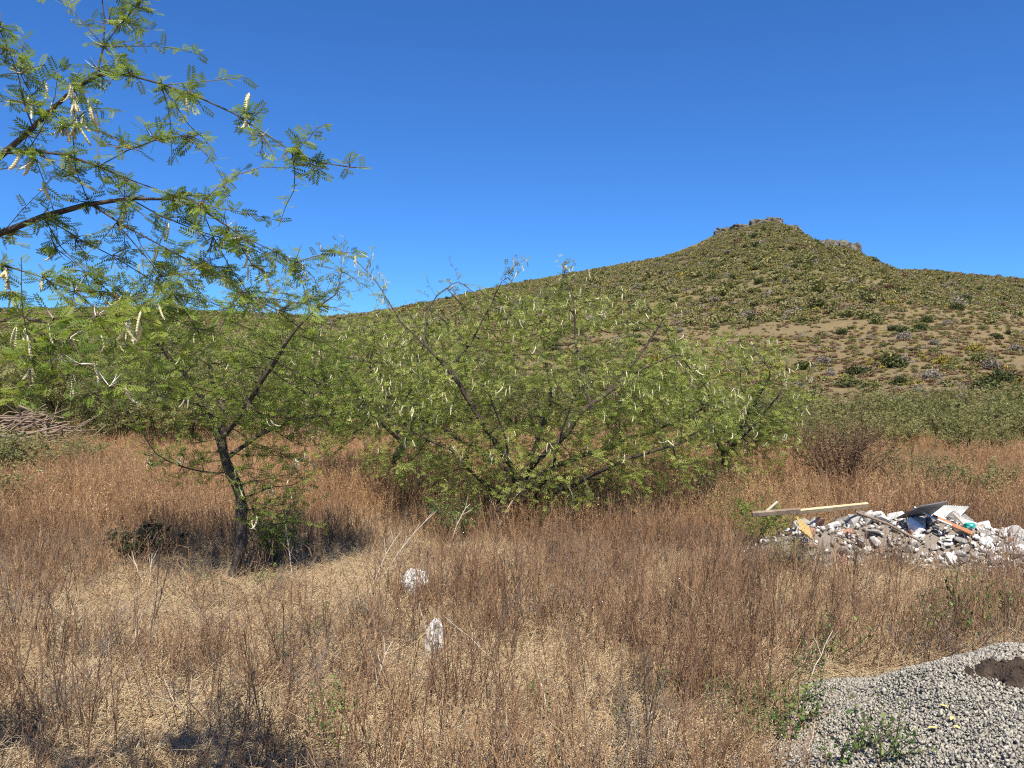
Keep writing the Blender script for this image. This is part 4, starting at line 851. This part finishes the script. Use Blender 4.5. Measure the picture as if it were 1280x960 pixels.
x, y = spread(9000, 3.2, 15, 1.1); kp = (heap(x, y) < .02) & (rub(x, y) < .08); x, y = x[kp], y[kp]; k = len(x)
scatter('straw_litter', np.stack([x, y, ground_z(x, y)], -1), np.stack([np.zeros(k), np.zeros(k), rng.uniform(0, 6.28, k)], -1), np.repeat(rng.uniform(.7, 1.3, k)[:, None], 3, 1), rng.integers(0, 5, k), [straw_mesh('straw%d' % i, 970 + i) for i in range(5)], 'flattened pale straw littering the ground between the weeds', 'straw')
# single tall dead weeds that can be told apart near the front of the field
TW = [weed_mesh('tall_weed%d' % i, 1000 + i, 1 + i % 2, .04, .65, 1.0, M['dark_stalk'] if i % 3 else M['weed'], 9, 8, 1.35, .013, .12, (.3, .4)) for i in range(9)]
n = 0
while n < 230:
    y = 4.2 + 4.6 * rng.random(); x = rng.uniform(-.70, .70) * y
    if clearing(np.array([x]), np.array([y]))[0] < .12 + .5 * rng.random(): continue
    i = int(rng.integers(9)); o = link('dead_weed', TW[i], None, None, (x, y, float(ground_z(x, y))), (rng.normal(0, .08), rng.normal(0, .08), rng.uniform(0, 6.28)), rng.uniform(.6, 1.0))
    zn = 'in the shade of the thorny acacia' if x < -2.2 else 'at the edge of the straw clearing' if x < -1.1 else 'around the white stones' if x < .2 else 'between the white stones and the gravel' if x < 2.0 else 'behind the gravel heap'
    tag(o, ('dark upright dead weed stalk ' if i % 3 else 'reddish brown dead weed stalk ') + zn, 'weed', ('dark' if i % 3 else 'reddish') + ' dead weed stalks ' + zn); n += 1
for X0, Y0, X1, Y1 in ((8, 905, 52, 742), (30, 915, 22, 800), (52, 880, 44, 775)):
    d_ = 5.6; rod('dead_weed', [P(X0, Y0, d_), P((X0 + X1) / 2 + 4, (Y0 + Y1) / 2, d_), P(X1, Y1, d_ + .1)], .006, M['dark_stalk'], 'thick blackish dead stalk leaning among the weeds at the shaded edge', 'weed')['group'] = 'thick blackish stalks'
# bleached stalks
def bleached(X0, Y0, X1, Y1, r, label, group=None, sag=0):
    d_ = CAMH * F / (Y0 - CY); t = np.linspace(0, 1, 6); A_ = P(X0, Y0, d_); B_ = P(X1, Y1, d_ + .15)
    pts = np.array([A_ + (B_ - A_) * k + np.array([0, 0, sag * math.sin(k * 3.14)]) + rng.normal(0, .006, 3) for k in t]); mb = MB(); tubes(mb, pts[None], np.linspace(r, r * .45, 6)[None], 6)
    for j in (2, 3, 4): tubes(mb, shoots(pts[j][None], (B_ - A_)[None] + rng.normal(0, .25, (1, 3)), np.array([.18]), 3), np.array([[r * .5, r * .4, r * .25]]), 4)
    o = link('bleached_stalk', mb.mesh('bleached_stalk', M['stalk'], smooth=True)); tag(o, label, 'stalk', group)
for a in ((180, 735, 164, 690), (187, 738, 191, 692)): bleached(*a, .008, 'bleached forked stick before the shade-darkened bush', 'bleached sticks before the black bush')
bleached(365, 728, 358, 655, .007, 'pale upright stick beside the thin undergrowth bush')
for a in ((470, 735, 545, 640), (455, 760, 500, 665)): bleached(*a, .008, 'long pale arching stalk between the boulder and the broad acacia', 'arching pale stalks by the boulder', .1)
for a in ((618, 672, 655, 610), (625, 668, 612, 625), (735, 668, 695, 605), (790, 665, 730, 615), (605, 668, 640, 612), (725, 672, 712, 612), (560, 690, 588, 630)): bleached(*a, .010, 'bleached bare stalk under the broad acacia', 'bleached stalks under the broad acacia', .12)
for a in ((548, 850, 526, 762), (520, 850, 552, 768)): bleached(*a, .0035, 'pale thin stalk crossing just below the white boulder', 'pale stalks by the white stones')
bleached(635, 840, 555, 770, .005, 'pale stalk slanting away from the upright white stone')
for a in ((688, 900, 672, 840), (795, 925, 815, 890), (458, 890, 490, 800), (540, 925, 565, 895), (240, 905, 205, 865), (175, 835, 168, 775), (1005, 860, 1040, 790)): bleached(*a, .006, 'short bleached stalk among the dead weeds', 'bleached stalks in the dead weeds')
# small green plants
def herb(seed, h=.32, nst=7, leaves=9, ls=.045):
    rg = np.random.default_rng(seed); b = np.zeros((nst, 3)) + rg.normal(0, .04, (nst, 3)) * (1, 1, 0); st = shoots(b, np.stack([rg.normal(0, .5, nst), rg.normal(0, .5, nst), np.ones(nst)], -1), rg.uniform(.5, 1, nst) * h, 5, .2, 0, rg)
    mb = MB(); tubes(mb, st, np.linspace(.004, .0015, 5)[None], 4); cm = MB(); leafy(cm, st, leaves, (kite(1, .62), np.array([[0, 1, 2, 3]])), ls, np.clip(rg.normal(.55, .2, nst), 0, 1), rg, .9, 1.2)
    return mb.mesh('stem', M['twig']), cm.mesh('foliage', M['herb'])
HE = [herb(1100 + i, (.28, .4, .5)[i % 3], 6 + i % 3 * 2, 9 + 3 * (i % 2), (.042, .036)[i % 2]) for i in range(6)]
def place_herb(X_, Y_, s, label, group, z=None):
    d_ = CAMH * F / (Y_ - CY); x = (X_ - CX) / F * d_
    if heap(x, d_) > .02:
        for d_ in np.linspace(3.2, 6.2, 300):
            x = (X_ - CX) / F * d_
            if CAMH - (Y_ - CY) / F * d_ < heap(x, d_) + float(ground_z(x, d_)): break
    r_ = empty('green_weed', (x, d_, max(float(heap(x, d_)), 0) + float(ground_z(x, d_))), rng.uniform(0, 6.28)); r_.scale = (s,) * 3; tag(r_, label, 'weed', group)
    a, b = HE[int(rng.integers(6))]; link('stem', a, None, r_); link('foliage', b, None, r_)
for X_, Y_ in ((930, 900), (950, 895), (925, 940), (975, 905), (990, 890), (1000, 912), (965, 880), (945, 925), (1010, 900), (985, 925), (960, 915), (1000, 880)): place_herb(X_, Y_, .8, 'fresh green weed along the edge of the gravel heap', 'green weeds along the gravel edge')
for X_, Y_ in ((1075, 940), (1050, 955), (1105, 955)): place_herb(X_, Y_, .9, 'thin green weed growing out of the gravel', 'weeds growing in the gravel')
for X_, Y_ in ((1200, 800), (1235, 795), (1265, 790), (1180, 790), (1150, 805), (1215, 775), (1250, 765), (1190, 765), (1275, 770), (1225, 785), (1165, 778), (1030, 830), (1015, 845)): place_herb(X_, Y_, 1.35, 'green weed in the dead weeds between gravel and rubble', 'green weeds between gravel and rubble')
for X_, Y_ in ((880, 880), (905, 870), (915, 905), (830, 880), (770, 905), (720, 880), (670, 895), (665, 870)): place_herb(X_, Y_, .8, 'small green weed low among the dead weeds', 'small green weeds among the dead ones')
for X_, Y_ in ((405, 915), (420, 935), (430, 900), (412, 880), (360, 835), (90, 805), (400, 800)): place_herb(X_, Y_, .9, 'slender green weed at the edge of the straw clearing', 'green weeds by the straw clearing')
for X_, Y_ in ((250, 735), (275, 745), (320, 740), (335, 735)): place_herb(X_, Y_, .9, 'green weed at the foot of the slender dark trunk', 'green weeds at the trunk')
